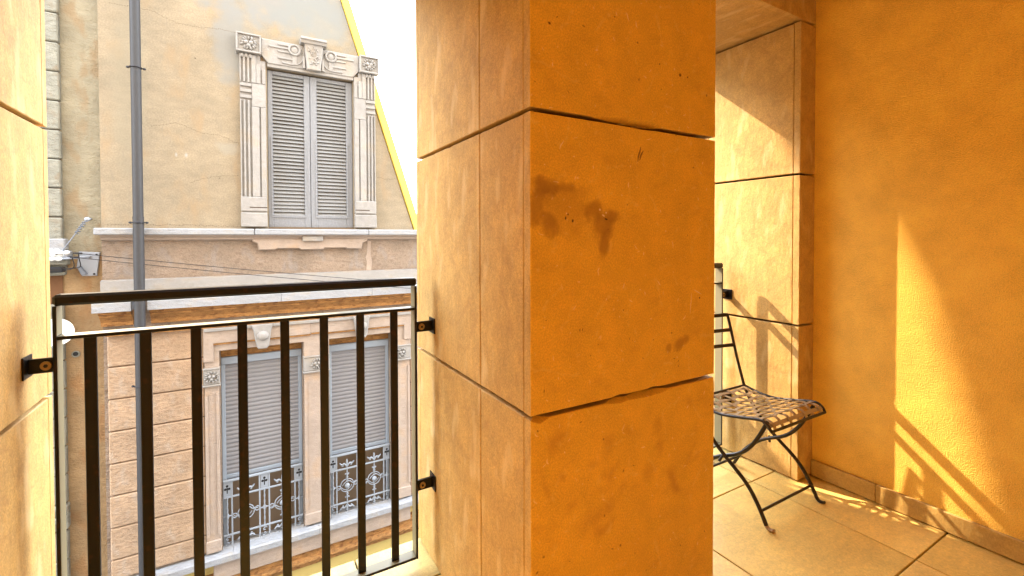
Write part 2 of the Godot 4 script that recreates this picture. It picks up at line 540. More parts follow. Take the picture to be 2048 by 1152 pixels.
	for c in [[[-1.4, 4.13], [-1.0, 4.135], [-0.75, 4.04], [-0.49, 4.035], [-0.28, 4.07], [-0.09, 4.06]], [[-1.02, 2.70], [-0.77, 2.775], [-0.51, 2.68], [-0.28, 2.66], [-0.07, 2.57]], [[-0.62, 2.02], [-0.45, 2.09], [-0.35, 2.12], [-0.08, 2.15]], [[1.73, 2.25], [1.9, 2.22], [2.05, 2.24]], [[-1.45, 1.47], [-0.8, 1.475], [-0.06, 1.46]]]:
		var line := []
		for q in c: line.append(wp.call(q[0], q[1]))
		crack(wim, line, 0.75, ck, 0.9)
	for b in [[-0.55, 3.63], [-0.06, 1.9], [-0.3, 2.1]]:
		var q: Vector2 = wp.call(b[0], b[1])
		blot(wim, q.x, q.y, 2.5, 2.5, 0.0, Color(0.25, 0.18, 0.12), 0.8, 0.5, nz)
	M.wall_up = mat(wht, 0.92, tex_of(wim))
	M.wall_up.uv1_triplanar = false
	M.wall_up.uv1_world_triplanar = false
	# front tints: base colours darkened and cooled against too warm, bright light
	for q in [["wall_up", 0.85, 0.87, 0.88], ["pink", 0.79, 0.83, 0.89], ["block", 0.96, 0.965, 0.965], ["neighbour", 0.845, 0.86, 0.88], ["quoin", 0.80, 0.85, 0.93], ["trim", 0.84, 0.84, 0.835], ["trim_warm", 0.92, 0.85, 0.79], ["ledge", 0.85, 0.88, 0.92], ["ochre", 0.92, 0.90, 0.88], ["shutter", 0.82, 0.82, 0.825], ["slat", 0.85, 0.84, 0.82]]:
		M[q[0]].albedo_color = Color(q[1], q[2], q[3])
	# pillar's inner slabs: bounce light put into stone colour; scratches, pits and damp stains
	rng.seed = 77
	var sd := noise(1024, 0.005, 5, 41)
	var sm := noise(1024, 0.02, 4, 42)
	var sf := noise(1024, 0.11, 3, 43)
	var sv := noise(1024, 0.004, 4, 44, FastNoiseLite.TYPE_SIMPLEX, true)
	for k in 3:
		var im := paint(1024, Color(0.86, 0.665, 0.23), [[sd, 1, 1, 0.04], [sm, 1, 1, 0.012], [sf, 1, 1, 0.09], [sf, 3, 3, 0.09]], [[sd, 1, 2, 0.64, 1.0, Color(0.75, 0.55, 0.2), 0.35], [sf, 1, 1, 0.80, 0.95, Color(0.92, 0.78, 0.48), 0.4], [sf, 2, 2, 0.20, 0.06, Color(0.5, 0.33, 0.1), 0.5], [sv, 1, 1, 0.74, 0.97, Color(0.90, 0.76, 0.42), 0.5]])
		for i in 130:
			var x := rng.randf() * 1024
			var y := rng.randf() * 1024
			var a := rng.randf() * TAU
			var l := 4.0 + 34.0 * rng.randf() * rng.randf()
			scratch(im, x, y, x + cos(a) * l, y + sin(a) * l, 0.7 + 1.8 * rng.randf(), Color(0.93, 0.80, 0.54), 0.4 + 0.4 * rng.randf())
		for i in 30:
			blot(im, rng.randf() * 1024, rng.randf() * 1024, 1.5 + 3.5 * rng.randf(), 2.0 + 6.0 * rng.randf(), rng.randf() * 3, Color(0.36, 0.22, 0.08), 0.6, 0.7, nz)
		var sp := func(u: float, y: float) -> Vector2: return Vector2((u - 0.631) / 0.737 * 1024.0, (1.624 - y) / 0.788 * 1024.0)
		if k == 1:
			var damp := Color(0.55, 0.38, 0.13)
			for b in [[0.675, 1.437, 0.052, 0.022, 0.1], [0.725, 1.432, 0.045, 0.018, -0.1], [0.655, 1.39, 0.026, 0.06, 0.15], [0.685, 1.335, 0.03, 0.03, 0.6], [0.84, 1.375, 0.03, 0.028, 0.3], [0.875, 1.335, 0.04, 0.042, 0.0], [0.88, 1.285, 0.018, 0.045, 0.1], [0.905, 1.36, 0.03, 0.02, 0.0]]:
				var q: Vector2 = sp.call(b[0], b[1])
				blot(im, q.x, q.y, 1.3 * b[2] / 0.737 * 1024, 1.3 * b[3] / 0.788 * 1024, b[4], damp, 0.5, 0.6, nz)
			for b in [[1.20, 0.962, 0.05, 0.022, -0.3, 0.5], [1.145, 0.95, 0.016, 0.02, 0.0, 0.4], [0.74, 1.38, 0.10, 0.09, 0.0, 0.22]]:
				var q: Vector2 = sp.call(b[0], b[1])
				blot(im, q.x, q.y, b[2] / 0.737 * 1024, b[3] / 0.788 * 1024, b[4], damp, b[5], 0.5, nz)
			for b in [[0.742, 1.352, 6, 9], [0.766, 1.345, 5, 7], [0.75, 1.362, 4, 5], [0.885, 1.352, 9, 4], [1.29, 1.10, 4, 4], [0.79, 1.045, 2, 7], [0.80, 1.045, 2, 7]]:
				var q: Vector2 = sp.call(b[0], b[1])
				blot(im, q.x, q.y, b[2], b[3], 0.2, Color(0.20, 0.11, 0.04), 0.85, 0.5, nz)
			for b in [[0.862, 1.378, 6, 5], [0.885, 1.37, 5, 5], [0.745, 1.365, 4, 4], [0.875, 1.362, 10, 4]]:
				var q: Vector2 = sp.call(b[0], b[1])
				blot(im, q.x, q.y, b[2], b[3], 0.4, Color(0.92, 0.84, 0.68), 0.8, 0.5, nz)
			for b in [[1.02, 1.57, 1.008, 1.525], [1.03, 1.56, 1.015, 1.53]]:
				var q: Vector2 = sp.call(b[0], b[1])
				var q2: Vector2 = sp.call(b[2], b[3])
				scratch(im, q.x, q.y, q2.x, q2.y, 4.0, Color(0.52, 0.37, 0.16), 0.8)
			for b in [[0.735, 1.56, 0.722, 1.535], [1.25, 1.12, 1.245, 1.05], [1.26, 1.13, 1.30, 1.11], [0.95, 1.15, 0.955, 1.165]]:
				var q: Vector2 = sp.call(b[0], b[1])
				var q2: Vector2 = sp.call(b[2], b[3])
				scratch(im, q.x, q.y, q2.x, q2.y, 2.2, Color(0.90, 0.78, 0.55), 0.7)
		if k == 0:
			for i in 26:
				var x := 60 + rng.randf() * 800
				var y := 60 + rng.randf() * 420
				blot(im, x, y, 20 + 60 * rng.randf(), 16 + 40 * rng.randf(), rng.randf() * 3, Color(0.66, 0.46, 0.18), 0.25, 0.9, nz)
		if k == 2:
			for b in [[1.192, 1.813, 9, 9], [1.227, 1.812, 4, 4], [1.10, 1.83, 3, 6], [0.69, 1.86, 9, 6]]:
				blot(im, (b[0] - 0.631) / 0.737 * 1024.0, (2.424 - b[1]) / 0.788 * 1024.0, b[2], b[3], 0.3, Color(0.32, 0.18, 0.06), 0.85, 0.5, nz)
		var m := mat(wht, 0.72, tex_of(im))
		m.uv1_triplanar = false
		m.uv1_world_triplanar = false
		M["slab%d" % k] = m

# ------------------------------------------------------------------ builders
const COURSES := [[0.008, 0.824], [0.836, 1.624], [1.636, 2.424]]

func railing(u0: float, u1: float, w0: float, w1: float, label: String, first: float, count: int, dv: float) -> void:
	var t := thing("balcony_railing", label, "railing", P((u0 + u1) / 2, 0.0, 1.71), "black steel balcony railings")
	var st := S()
	box(st, u0, u1, 1.117, 1.147, 1.686 + dv, 1.736 + dv, 0.0115)
	put(t, "handrail", st, M.rail)
	for u in [u0, u1 - 0.008]:
		st = S()
		box(st, u, u + 0.008, 0.062, 1.1165, 1.688 + dv, 1.736 + dv, 0.0015)
		put(t, "post", st, M.rail)
	st = S()
	box(st, u0 + 0.0085, u1 - 0.0085, 1.024, 1.033, 1.688 + dv, 1.736 + dv, 0.0015)
	put(t, "rail", st, M.rail)
	st = S()
	box(st, u0 + 0.0085, u1 - 0.0085, 0.062, 0.071, 1.688 + dv, 1.736 + dv, 0.0015)
	put(t, "rail", st, M.rail)
	for y in [1.0332, 0.0712]:  # thin pale sheets: reflected light painted onto rail tops and post sides
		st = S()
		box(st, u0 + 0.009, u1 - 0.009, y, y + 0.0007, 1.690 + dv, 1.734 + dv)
		put(t, "sheen_sheet", st, M.rail_sheen)
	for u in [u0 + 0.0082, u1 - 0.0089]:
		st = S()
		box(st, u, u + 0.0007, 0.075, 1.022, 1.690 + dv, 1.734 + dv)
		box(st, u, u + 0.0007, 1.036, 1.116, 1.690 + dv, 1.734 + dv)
		put(t, "sheen_sheet", st, M.rail_sheen)
	for i in count:
		var c := first + 0.1231 * i
		st = S()
		box(st, c - 0.0138, c + 0.0138, 0.0722, 1.0238, 1.706 + dv, 1.717 + dv, 0.0018)
		put(t, "baluster", st, M.rail)
	for y in [0.335, 0.955]:
		for e in [0, 1]:
			st = S()
			var a: float = w0 if e == 0 else u1
			var b: float = u0 if e == 0 else w1
			var wall: float = w0 if e == 0 else w1
			var s: float = 1.0 if e == 0 else -1.0
			box(st, a + (0.005 if e == 0 else 0.0005), b - (0.0005 if e == 0 else 0.005), y - 0.02, y + 0.02, 1.706 + dv, 1.718 + dv, 0.0015)
			box(st, minf(wall, wall + s * 0.0045), maxf(wall, wall + s * 0.0045), y - 0.03, y + 0.03, 1.682 + dv, 1.742 + dv, 0.0012)
			var br := put(t, "bracket", st, M.rail)
			var c := (a + b) / 2 - s * 0.0 + s * 0.012
			st = S()
			drum(st, c, y, 1.7015 + dv, 1.706 + dv, 0.0125)
			put(br, "washer", st, M.brass)
			st = S()
			drum(st, c, y, 1.699 + dv, 1.7015 + dv, 0.005, 6)
			put(br, "bolt", st, M.black)

func rosette(st: SurfaceTool, u0: float, u1: float, y0: float, y1: float, v: float, seed_: int) -> void:
	rng.seed = seed_
	var cu := (u0 + u1) / 2
	var cy := (y0 + y1) / 2
	var w := (u1 - u0) / 2
	var h := (y1 - y0) / 2
	for i in 3:
		var a := TAU * i / 3 + 0.5
		ball(st, P(cu + 0.26 * w * cos(a), cy - 0.05 * h + 0.24 * h * sin(a), v), Vector3(0.24 * w, 0.24 * w, 0.035))
	for i in 13:
		var a := TAU * i / 13 + 0.2 * rng.randf()
		var l := 0.55 + 0.3 * rng.randf()
		var c := P(cu + w * 0.62 * cos(a) * (0.85 + 0.3 * rng.randf()), cy + h * 0.62 * sin(a), v)
		var B := Basis(Vector3.BACK, a) * Basis(Vector3.UP, 0.5)
		ball(st, c, Vector3(0.30 * w * l, 0.11 * w, 0.022 + 0.012 * rng.randf()), B, 8, 5)
		if i % 2 == 0:
			ball(st, c + P(0.06 * w * cos(a + 1.3), 0.14 * h * sin(a + 1.3), 0), Vector3(0.2 * w * l, 0.07 * w, 0.03), Basis(Vector3.BACK, a + 0.7), 8, 5)

func scroll(c: Vector2, r0: float, r1: float, a0: float, a1: float, v: float, n: int = 16) -> Array:
	var out := []
	for i in n + 1:
		var f := float(i) / n
		var a := lerpf(a0, a1, f)
		var r := lerpf(r0, r1, f)
		out.append(P(c.x + r * cos(a), c.y + r * sin(a), v))
	return out

func window_railing(b: Node3D, u0: float, u1: float) -> void:
	var g := Node3D.new()
	g.name = "window_railing" if not b.has_node("window_railing") else "window_railing_001"
	b.add_child(g)
	var v := 7.27
	var k := (u1 - u0) / 1.0
	var st := S()
	box(st, u0, u1, -2.015, -1.985, v - 0.02, v + 0.02, 0.006)
	put(g, "top_rail", st, M.iron)
	for y in [-2.225, -2.745, -2.90]:
		st = S()
		box(st, u0, u1, y - 0.011, y + 0.011, v - 0.011, v + 0.011, 0.003)
		put(g, "rail", st, M.iron)
	var mid := (u0 + u1) / 2
	for c in [u0 + 0.105 * k, mid - 0.06 * k, mid + 0.06 * k, u1 - 0.105 * k]:
		st = S()
		box(st, c - 0.010, c + 0.010, -2.889, -2.016, v - 0.008, v + 0.008, 0.002)
		put(g, "upright", st, M.iron)
	for c in [u0 + 0.05 * k, mid, u1 - 0.05 * k]:
		# twisted bar, with a knop half-way down
		st = S()
		var pts := []
		var rad := []
		for i in 31:
			var f := float(i) / 30
			pts.append(P(c, lerpf(-2.736, -2.235, f), v))
			rad.append(0.0085 + 0.0025 * sin(f * 40.0) + 0.014 * exp(-pow((f - 0.5) * 16.0, 2)))
		tube(st, pts, rad, 8)
		put(g, "twisted_bar", st, M.iron)
		st = S()
		var hw := 0.045 * k
		box(st, c - hw, c + hw, -2.213, -2.017, v - 0.004, v + 0.004, 0.001)
		var pl := put(g, "trefoil_plate", st, M.iron)
		pl.set_meta("label", "plate with dark discs laid on it for a cut trefoil")
		st = S()
		for q in [Vector2(0, 0.035), Vector2(-0.022, -0.005), Vector2(0.022, -0.005)]:
			drum(st, c + q.x, -2.105 + q.y, v - 0.0065, v - 0.0035, 0.0165, 12)
		box(st, c - 0.006, c + 0.006, -2.17, -2.09, v - 0.0062, v - 0.0036)
		put(g, "trefoil", st, M.iron_dark)  # dark discs laid on the plate in place of shade in a cut
		st = S()
		tube(st, [P(c - 0.048 * k, -2.485, v), P(c - 0.02, -2.485, v), P(c, -2.485, v), P(c + 0.02, -2.485, v), P(c + 0.048 * k, -2.485, v)], [0.008, 0.011, 0.02, 0.011, 0.008], 8)
		put(g, "cross_bar", st, M.iron)
		st = S()
		tube(st, scroll(Vector2(c + 0.004, -2.80), 0.032, 0.008, 0.6, 5.2, v, 14), 0.008, 6)
		tube(st, scroll(Vector2(c - 0.004, -2.855), 0.030, 0.008, 3.7, 8.3, v, 14), 0.007, 6)
		put(g, "leaf_scroll", st, M.iron)
	for c in [(u0 + 0.105 * k + mid - 0.06 * k) / 2, (u1 - 0.105 * k + mid + 0.06 * k) / 2]:
		var cy := -2.485
		st = S()
		var R := 0.098
		tube(st, scroll(Vector2(c, cy), R, R, 0, TAU * 63.0 / 64.0, v, 31), 0.0075, 6, true)
		put(g, "ring", st, M.iron)
		st = S()
		for s in [-1.0, 1.0]:
			tube(st, scroll(Vector2(c + s * 0.132 * k, cy + s * 0.008), 0.036, 0.010, PI / 2 + (PI if s < 0 else 0.0), PI / 2 + (PI if s < 0 else 0.0) - TAU * 1.2, v - 0.004, 22), 0.0065, 6)
			var ctl := [P(c + s * 0.132 * k, cy + s * 0.044, v - 0.004), P(c + s * 0.085, cy + s * 0.02, v - 0.004), P(c + s * 0.045, cy + s * 0.055, v - 0.004), P(c, cy + s * 0.062, v - 0.004), P(c - s * 0.04, cy + s * 0.04, v - 0.004), P(c - s * 0.07, cy + s * 0.005, v - 0.004)]
			tube(st, catmull(ctl, 5), 0.0065, 6)
			tube(st, scroll(Vector2(c, cy + s * 0.07), 0.022, 0.006, -PI / 2 * s, -PI / 2 * s + 5.0, v, 14), 0.005, 6)
		put(g, "scrollwork", st, M.iron)
		st = S()
		ball(st, P(c, cy, v - 0.01), Vector3(0.038, 0.038, 0.03), Basis.IDENTITY, 14, 9)
		put(g, "boss", st, M.iron)
		for s in [-1.0, 1.0]:
			st = S()
			var pts := []
			var rad := []
			for i in 17:
				var f := float(i) / 16
				pts.append(P(c, cy + s * lerpf(0.10, 0.25, f), v))
				rad.append(0.0085 + 0.014 * exp(-pow((f - 0.18) * 12.0, 2)) + 0.016 * exp(-pow((f - 0.45) * 12.0, 2)))
			tube(st, pts, rad, 8)
			for q in [-1.0, 1.0]:
				ball(st, P(c + q * 0.022, cy + s * 0.178, v), Vector3(0.013, 0.011, 0.010))
			put(g, "finial", st, M.iron)
			st = S()
			var by: float = -2.21 if s > 0 else -2.76
			ball(st, P(c, by + s * 0.065, v), Vector3(0.016, 0.07, 0.008))
			for q in [-1.0, 1.0]:
				var ctl := [P(c, by + s * 0.01, v), P(c + q * 0.035, by + s * 0.06, v), P(c + q * 0.075, by + s * 0.055, v), P(c + q * 0.105, by + s * 0.085, v)]
				tube(st, catmull(ctl, 5), [0.008, 0.009, 0.010, 0.011, 0.012, 0.013, 0.014, 0.014, 0.013, 0.013, 0.012, 0.011, 0.011, 0.010, 0.008, 0.006], 6)
				ball(st, P(c + q * 0.062, by + s * 0.035, v), Vector3(0.015, 0.013, 0.009))
			put(g, "palmette", st, M.iron)

func roller(b: Node3D, u0: float, u1: float, foot: float) -> void:
	var g := Node3D.new()
	g.name = "roller_shutter" if not b.has_node("roller_shutter") else "roller_shutter_001"
	b.add_child(g)
	var v := 7.34
	var st := S()
	box(st, u0, u1, -0.415, -0.315, v - 0.05, v + 0.10, 0.006)
	put(g, "shutter_box", st, M.aluminium)
	for u in [u0, u1 - 0.045]:
		st = S()
		box(st, u, u + 0.045, -2.93, -0.4155, v - 0.035, v + 0.06, 0.004)
		put(g, "guide_rail", st, M.aluminium)
	var y := -0.42
	var a := u0 + 0.0455
	var c := u1 - 0.0455
	var proto: Mesh = null
	while y > foot + 0.05:
		if proto == null:
			st = S()
			var prof := PackedVector2Array()
			for i in 7:
				var f := float(i) / 6
				prof.append(Vector2(v - 0.008 * sin(PI * clampf(f * 1.08, 0, 1)), y - 0.0005 - 0.056 * f))
			prof.append(Vector2(v + 0.008, y - 0.0565))
			prof.append(Vector2(v + 0.008, y - 0.0005))
			moulding(st, a, c, prof)
			proto = st.commit()
		var o := MeshInstance3D.new()
		o.name = "slat"
		o.mesh = proto
		o.material_override = M.roller
		o.position.y = y + 0.42
		g.add_child(o, true)
		y -= 0.0585
	st = S()
	box(st, a, c, y - 0.055, y - 0.001, v - 0.016, v + 0.012, 0.004)
	put(g, "bottom_bar", st, M.aluminium)
	st = S()
	box(st, a, c, -2.94, y - 0.056, v + 0.03, v + 0.05)
	put(g, "window_pane", st, M.pane)
	st = S()
	box(st, u0 - 0.004, u1 + 0.004, -0.314, -0.185, v - 0.01, v + 0.08)
	put(b, "window_head", st, M.ochre)

func leaf_shutter(b: Node3D, u0: float, u1: float, s0: float, s1: float) -> void:
	var g := Node3D.new()
	g.name = "louvred_shutter" if not b.has_node("louvred_shutter") else "louvred_shutter_001"
	b.add_child(g)
	var v := 7.24
	var st := S()
	box(st, u0, s0, 1.455, 3.64, v, v + 0.045, 0.004)
	put(g, "stile", st, M.shutter)
	st = S()
	box(st, s1, u1, 1.455, 3.64, v, v + 0.045, 0.004)
	put(g, "stile", st, M.shutter)
	for y in [[1.455, 1.615], [3.59, 3.64]]:
		st = S()
		box(st, s0 + 0.0005, s1 - 0.0005, y[0], y[1], v + 0.002, v + 0.043, 0.004)
		put(g, "cross_rail", st, M.shutter)
	var n := 38
	var dy := (3.588 - 1.617) / n
	var kinds := []
	for a in [0.92, 0.84, 0.99, 0.90]:
		st = S()
		obox(st, P((s0 + s1) / 2, 1.617 + dy * 0.5, v + 0.021), Basis(Vector3.RIGHT, a) * Basis(Vector3.BACK, (a - 0.91) * 0.05), Vector3((s1 - s0) / 2 - 0.001, 0.0045, 0.0285), 0.0015)
		kinds.append(st.commit())
	rng.seed = int(u0 * 100)
	for i in n:
		var o := MeshInstance3D.new()
		o.name = "slat"
		o.mesh = kinds[0 if rng.randf() < 0.55 else 1 + rng.randi() % 3]
		o.material_override = M.slat
		o.position.y = dy * i
		g.add_child(o, true)
	# the lower panel can be tilted out: its own thin frame
	for q in [[s0 - 0.028, s0 - 0.006, 1.62, 2.72], [s1 + 0.006, s1 + 0.028, 1.62, 2.72]]:
		st = S()
		box(st, q[0], q[1], q[2], q[3], v - 0.008, v - 0.0005, 0.002)
		put(g, "tilting_frame", st, M.shutter)
	st = S()
	box(st, s0 - 0.028, s1 + 0.028, 1.592, 1.6195, v - 0.008, v - 0.0005, 0.002)
	put(g, "tilting_frame", st, M.shutter)

func pilaster(b: Node3D, u0: float, u1: float, inner_right: bool) -> void:
	# outer edge carries three flutes, inner edge one
	var g := Node3D.new()
	g.name = "pilaster" if not b.has_node("pilaster") else "pilaster_001"
	b.add_child(g)
	var w := u1 - u0
	var X := func(f: float) -> float: return u0 + w * f if inner_right else u1 - w * f
	var B := func(st: SurfaceTool, f0: float, f1: float, y0: float, y1: float, v0: float, v1: float, e: float) -> void:
		var a: float = X.call(f0)
		var c: float = X.call(f1)
		box(st, minf(a, c), maxf(a, c), y0, y1, v0, v1, e)
	var st := S()
	B.call(st, 0.0, 1.0, 1.86, 3.72, 7.155, 7.2, 0.0)
	B.call(st, 0.0, 0.8, 3.72, 3.784, 7.155, 7.2, 0.0)
	put(g, "shaft", st, M.trim)
	for f in [[0.0, 0.045], [0.13, 0.205], [0.29, 0.365], [0.45, 0.74], [0.80, 1.0]]:
		st = S()
		B.call(st, f[0], f[1], 1.8605, 3.16 if f[1] < 0.7 else 3.08, 7.125, 7.155, 0.005)
		put(g, "fillet", st, M.trim)
	for f in [[0.0, 0.045], [0.13, 0.205], [0.29, 0.365], [0.45, 0.62]]:
		st = S()
		B.call(st, f[0], f[1], 3.40, 3.77, 7.125, 7.155, 0.005)
		put(g, "fillet", st, M.trim)
	for y in [3.185, 3.265, 3.345]:
		st = S()
		B.call(st, 0.0, 0.45, y, y + 0.04, 7.125, 7.155, 0.004)
		put(g, "cross_fillet", st, M.trim)
	st = S()
	B.call(st, 0.455, 1.0, 3.085, 3.395, 7.13, 7.155, 0.004)
	B.call(st, 0.625, 0.80, 3.40, 3.66, 7.13, 7.156, 0.004)
	B.call(st, 0.86, 1.0, 3.40, 3.60, 7.13, 7.156, 0.004)
	put(g, "inner_panel", st, M.trim)
	st = S()
	for f in [0.09, 0.25, 0.41]:
		var c: float = X.call(f)
		ball(st, P(c, 3.752, 7.128), Vector3(0.024, 0.03, 0.02), Basis.IDENTITY, 10, 7)
	put(g, "bead", st, M.trim)
	st = S()
	B.call(st, -0.01, 1.0, 1.665, 1.8595, 7.115, 7.2, 0.008)
	B.call(st, -0.02, 1.01, 1.455, 1.645, 7.105, 7.2, 0.008)
	B.call(st, 0.0, 1.0, 1.645, 1.665, 7.14, 7.2, 0.0)
	put(g, "pedestal", st, M.trim)
	st = S()
	B.call(st, 0.32, 1.005, 1.712, 1.724, 7.1135, 7.1155, 0.0)
	put(g, "groove", st, M.core)

func street_building() -> void:
	var b := thing("street_building", "old plastered town house across the street with louvred shutters and carved window surrounds", "building", P(0.8, -6.2, 7.2))
	var st := S()
	UVR = Rect2(-1.5, 1.3, 3.9, 3.85)
	box(st, -1.5, 0.27, 1.36, 5.12, 7.2, 7.5)
	poly(st, [Vector2(0.27, 3.66), Vector2(1.41, 3.66), Vector2(1.41, 4.304), Vector2(1.147, 5.12), Vector2(0.27, 5.12)], 7.2, 7.5)
	poly(st, [Vector2(1.41, 1.36), Vector2(2.357, 1.36), Vector2(1.41, 4.304)], 7.2, 7.5)
	put(b, "upper_wall", st, M.wall_up)
	# added unseen sun blocker over the left half, edge cut to shape its shadow
	st = S()
	poly(st, [Vector2(-1.5, 5.121), Vector2(0.115, 5.121), Vector2(0.10, 5.6), Vector2(0.07, 6.03), Vector2(0.125, 6.5), Vector2(0.16, 6.79), Vector2(0.205, 6.94), Vector2(0.28, 7.3), Vector2(0.30, 8.6), Vector2(-1.5, 8.6)], 7.2, 7.36)
	put(b, "shadow_caster", st, M.neighbour)
	st = S()
	box(st, -1.5, 1.0, -6.2, 5.11, 7.6, 12.5)
	box(st, 1.0, 3.14, -6.2, 1.35, 7.6, 12.5)
	put(b, "body", st, M.neighbour)
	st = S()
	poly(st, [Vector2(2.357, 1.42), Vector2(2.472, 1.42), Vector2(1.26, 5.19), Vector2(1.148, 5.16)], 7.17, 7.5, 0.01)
	put(b, "glow_strip", st, M.edge_glow)  # strip added along the slope, coloured as its glowing edge
	# lower walls round the two windows
	UVR = Rect2(0, 0, 1, 1)
	st = S()
	box(st, -1.5, 3.14, -0.19, 1.3595, 7.2, 7.6)
	box(st, -1.5, -0.32, -2.9495, -0.19, 7.2, 7.6)
	box(st, 0.68, 1.04, -2.9495, -0.19, 7.2, 7.6)
	box(st, 1.95, 3.14, -2.9495, -0.19, 7.2, 7.6)
	put(b, "lower_wall", st, M.pink)
	st = S()
	box(st, -1.5, 3.14, -6.2, -2.95, 7.2, 7.6)
	put(b, "ground_floor_wall", st, M.yellow)
	# cornice under the upper window
	for q in [[-1.54, 0.095], [0.099, 1.585], [1.589, 3.18]]:
		st = S()
		box(st, q[0], q[1], 1.343, 1.425, 7.03 - (0.012 if q[0] == 0.099 else 0.0), 7.25, 0.012)
		put(b, "ledge_stone", st, M.ledge)
	st = S()
	moulding(st, -1.495, 3.13, [Vector2(7.2, 1.3425), Vector2(7.07, 1.3425), Vector2(7.085, 1.325), Vector2(7.12, 1.31), Vector2(7.13, 1.285), Vector2(7.17, 1.28), Vector2(7.2, 1.27)])
	put(b, "bed_moulding", st, M.trim_warm)
	# apron under the window
	st = S()
	poly(st, [Vector2(0.06, 1.29), Vector2(1.60, 1.29), Vector2(1.585, 1.255), Vector2(1.52, 1.225), Vector2(1.50, 1.14), Vector2(1.30, 1.14), Vector2(1.28, 1.155), Vector2(0.98, 1.155), Vector2(0.96, 1.135), Vector2(0.67, 1.135), Vector2(0.65, 1.155), Vector2(0.36, 1.155), Vector2(0.34, 1.14), Vector2(0.14, 1.14), Vector2(0.13, 1.225), Vector2(0.075, 1.255)], 7.11, 7.2, 0.01)
	put(b, "apron", st, M.trim_warm)
	st = S()
	box(st, 0.685, 0.955, 1.255, 1.325, 7.06, 7.12, 0.008)
	put(b, "apron_block", st, M.trim)
	# band and cornice between the storeys, cut through for the downpipe
	st = S()
	moulding(st, -1.51, 3.15, [Vector2(7.2, 0.80), Vector2(7.15, 0.785), Vector2(7.145, 0.60), Vector2(7.2, 0.60)])
	put(b, "plinth_band", st, M.trim)
	for q in [[-1.555, -1.20], [-1.045, 0.40], [0.404, 1.62], [1.624, 3.2]]:
		st = S()
		moulding(st, q[0], q[1], [Vector2(7.2, 0.60), Vector2(7.10, 0.595), Vector2(6.99, 0.555), Vector2(6.975, 0.54), Vector2(6.975, 0.435), Vector2(7.2, 0.435)])
		put(b, "cornice_stone", st, M.ledge)
	for q in [[-1.51, -1.21], [-1.035, 3.16]]:
		st = S()
		moulding(st, q[0], q[1], [Vector2(7.2, 0.4345), Vector2(7.02, 0.4345), Vector2(7.03, 0.40), Vector2(7.07, 0.385), Vector2(7.075, 0.365), Vector2(7.11, 0.33), Vector2(7.14, 0.295), Vector2(7.145, 0.245), Vector2(7.2, 0.24)])
		put(b, "bed_moulding", st, M.ochre)
	st = S()
	moulding(st, -1.47, 3.11, [Vector2(7.2, 0.185), Vector2(7.14, 0.18), Vector2(7.14, 0.155), Vector2(7.17, 0.148), Vector2(7.2, 0.148)])
	put(b, "string_moulding", st, M.trim)
	st = S()
	box(st, -1.46, 3.1, 0.1295, 0.1475, 7.10, 7.2)
	put(b, "string_shade_line", st, M.ochre)  # ochre strip coloured as bounce shade and dirt under the moulding
	st = S()
	box(st, -0.49, 2.24, 0.088, 0.129, 7.062, 7.1, 0.005)
	put(b, "lintel_fillet", st, M.trim)
	for q in [[-0.39, 0.78], [0.79, 0.93], [0.94, 2.14]]:
		st = S()
		box(st, q[0], q[1], -0.098 if q[0] != 0.79 else -0.083, -0.0755 if q[0] != 0.79 else -0.0605, 7.10, 7.1205)
		put(b, "fascia_shade_line", st, M.ochre)  # added ochre line for bounced shade and dirt below the fascia
	# rusticated blocks
	rng.seed = 9
	for side in [[-1.46, -0.50], [2.26, 3.12]]:
		st = S()
		box(st, side[0] + 0.01, side[1] - 0.01, -2.84, 0.125, 7.19, 7.205)
		put(b, "joint_mortar", st, M.joint)
		var y := 0.132
		while y > -2.8:
			var y0 := maxf(y - 0.380, -2.845)
			st = S()
			box(st, side[0], side[1], y0, y, 7.155 + 0.006 * rng.randf(), 7.21, 0.012)
			put(b, "stone_block", st, M.block)
			y -= 0.392
	# upper window: surround
	pilaster(b, -0.055, 0.25, true)
	pilaster(b, 1.42, 1.725, false)
	for q in [[-0.095, 0.20], [1.49, 1.775]]:
		st = S()
		box(st, q[0], q[1], 3.785, 4.035, 7.10, 7.2, 0.006)
		var a := 0.022
		for r in [[q[0], q[1], 4.035 - a, 4.035], [q[0], q[1], 3.785, 3.785 + a], [q[0], q[0] + a, 3.807, 4.013], [q[1] - a, q[1], 3.807, 4.013]]:
			box(st, r[0], r[1], r[2], r[3], 7.07, 7.1005, 0.005)
		var cap := put(b, "carved_block", st, M.trim)
		st = S()
		rosette(st, q[0] + 0.02, q[1] - 0.02, 3.80, 4.02, 7.095, int(q[0] * 100) + 60)
		put(cap, "carved_flower", st, M.trim)
	st = S()
	poly(st, [Vector2(0.201, 4.03), Vector2(1.489, 4.03), Vector2(1.489, 3.80), Vector2(1.40, 3.70), Vector2(0.285, 3.70), Vector2(0.201, 3.80)], 7.135, 7.2, 0.008)
	box(st, 0.27, 1.41, 3.6605, 3.6995, 7.15, 7.3)
	put(b, "lintel", st, M.trim)
	# lintel fillets that run into the two round bosses
	for s in [-1.0, 1.0]:
		var cu: float = 0.852 + s * 0.24
		for q in [[3.985, 0.43], [3.94, 0.54], [3.89, 0.43], [3.80, 0.43]]:
			st = S()
			var far: float = 0.852 + s * (q[1] + 0.02)
			var near: float = cu + s * 0.05 if q[0] > 3.86 else 0.852 + s * 0.25
			box(st, minf(near, far), maxf(near, far), q[0] - 0.012, q[0] + 0.012, 7.118, 7.1352, 0.004)
			put(b, "lintel_fillet", st, M.trim)
		st = S()
		var pts := []
		for i in 40:
			pts.append(P(cu + 0.068 * cos(TAU * i / 40), 3.938 + 0.068 * sin(TAU * i / 40), 7.118))
		tube(st, pts, 0.017, 8, true)
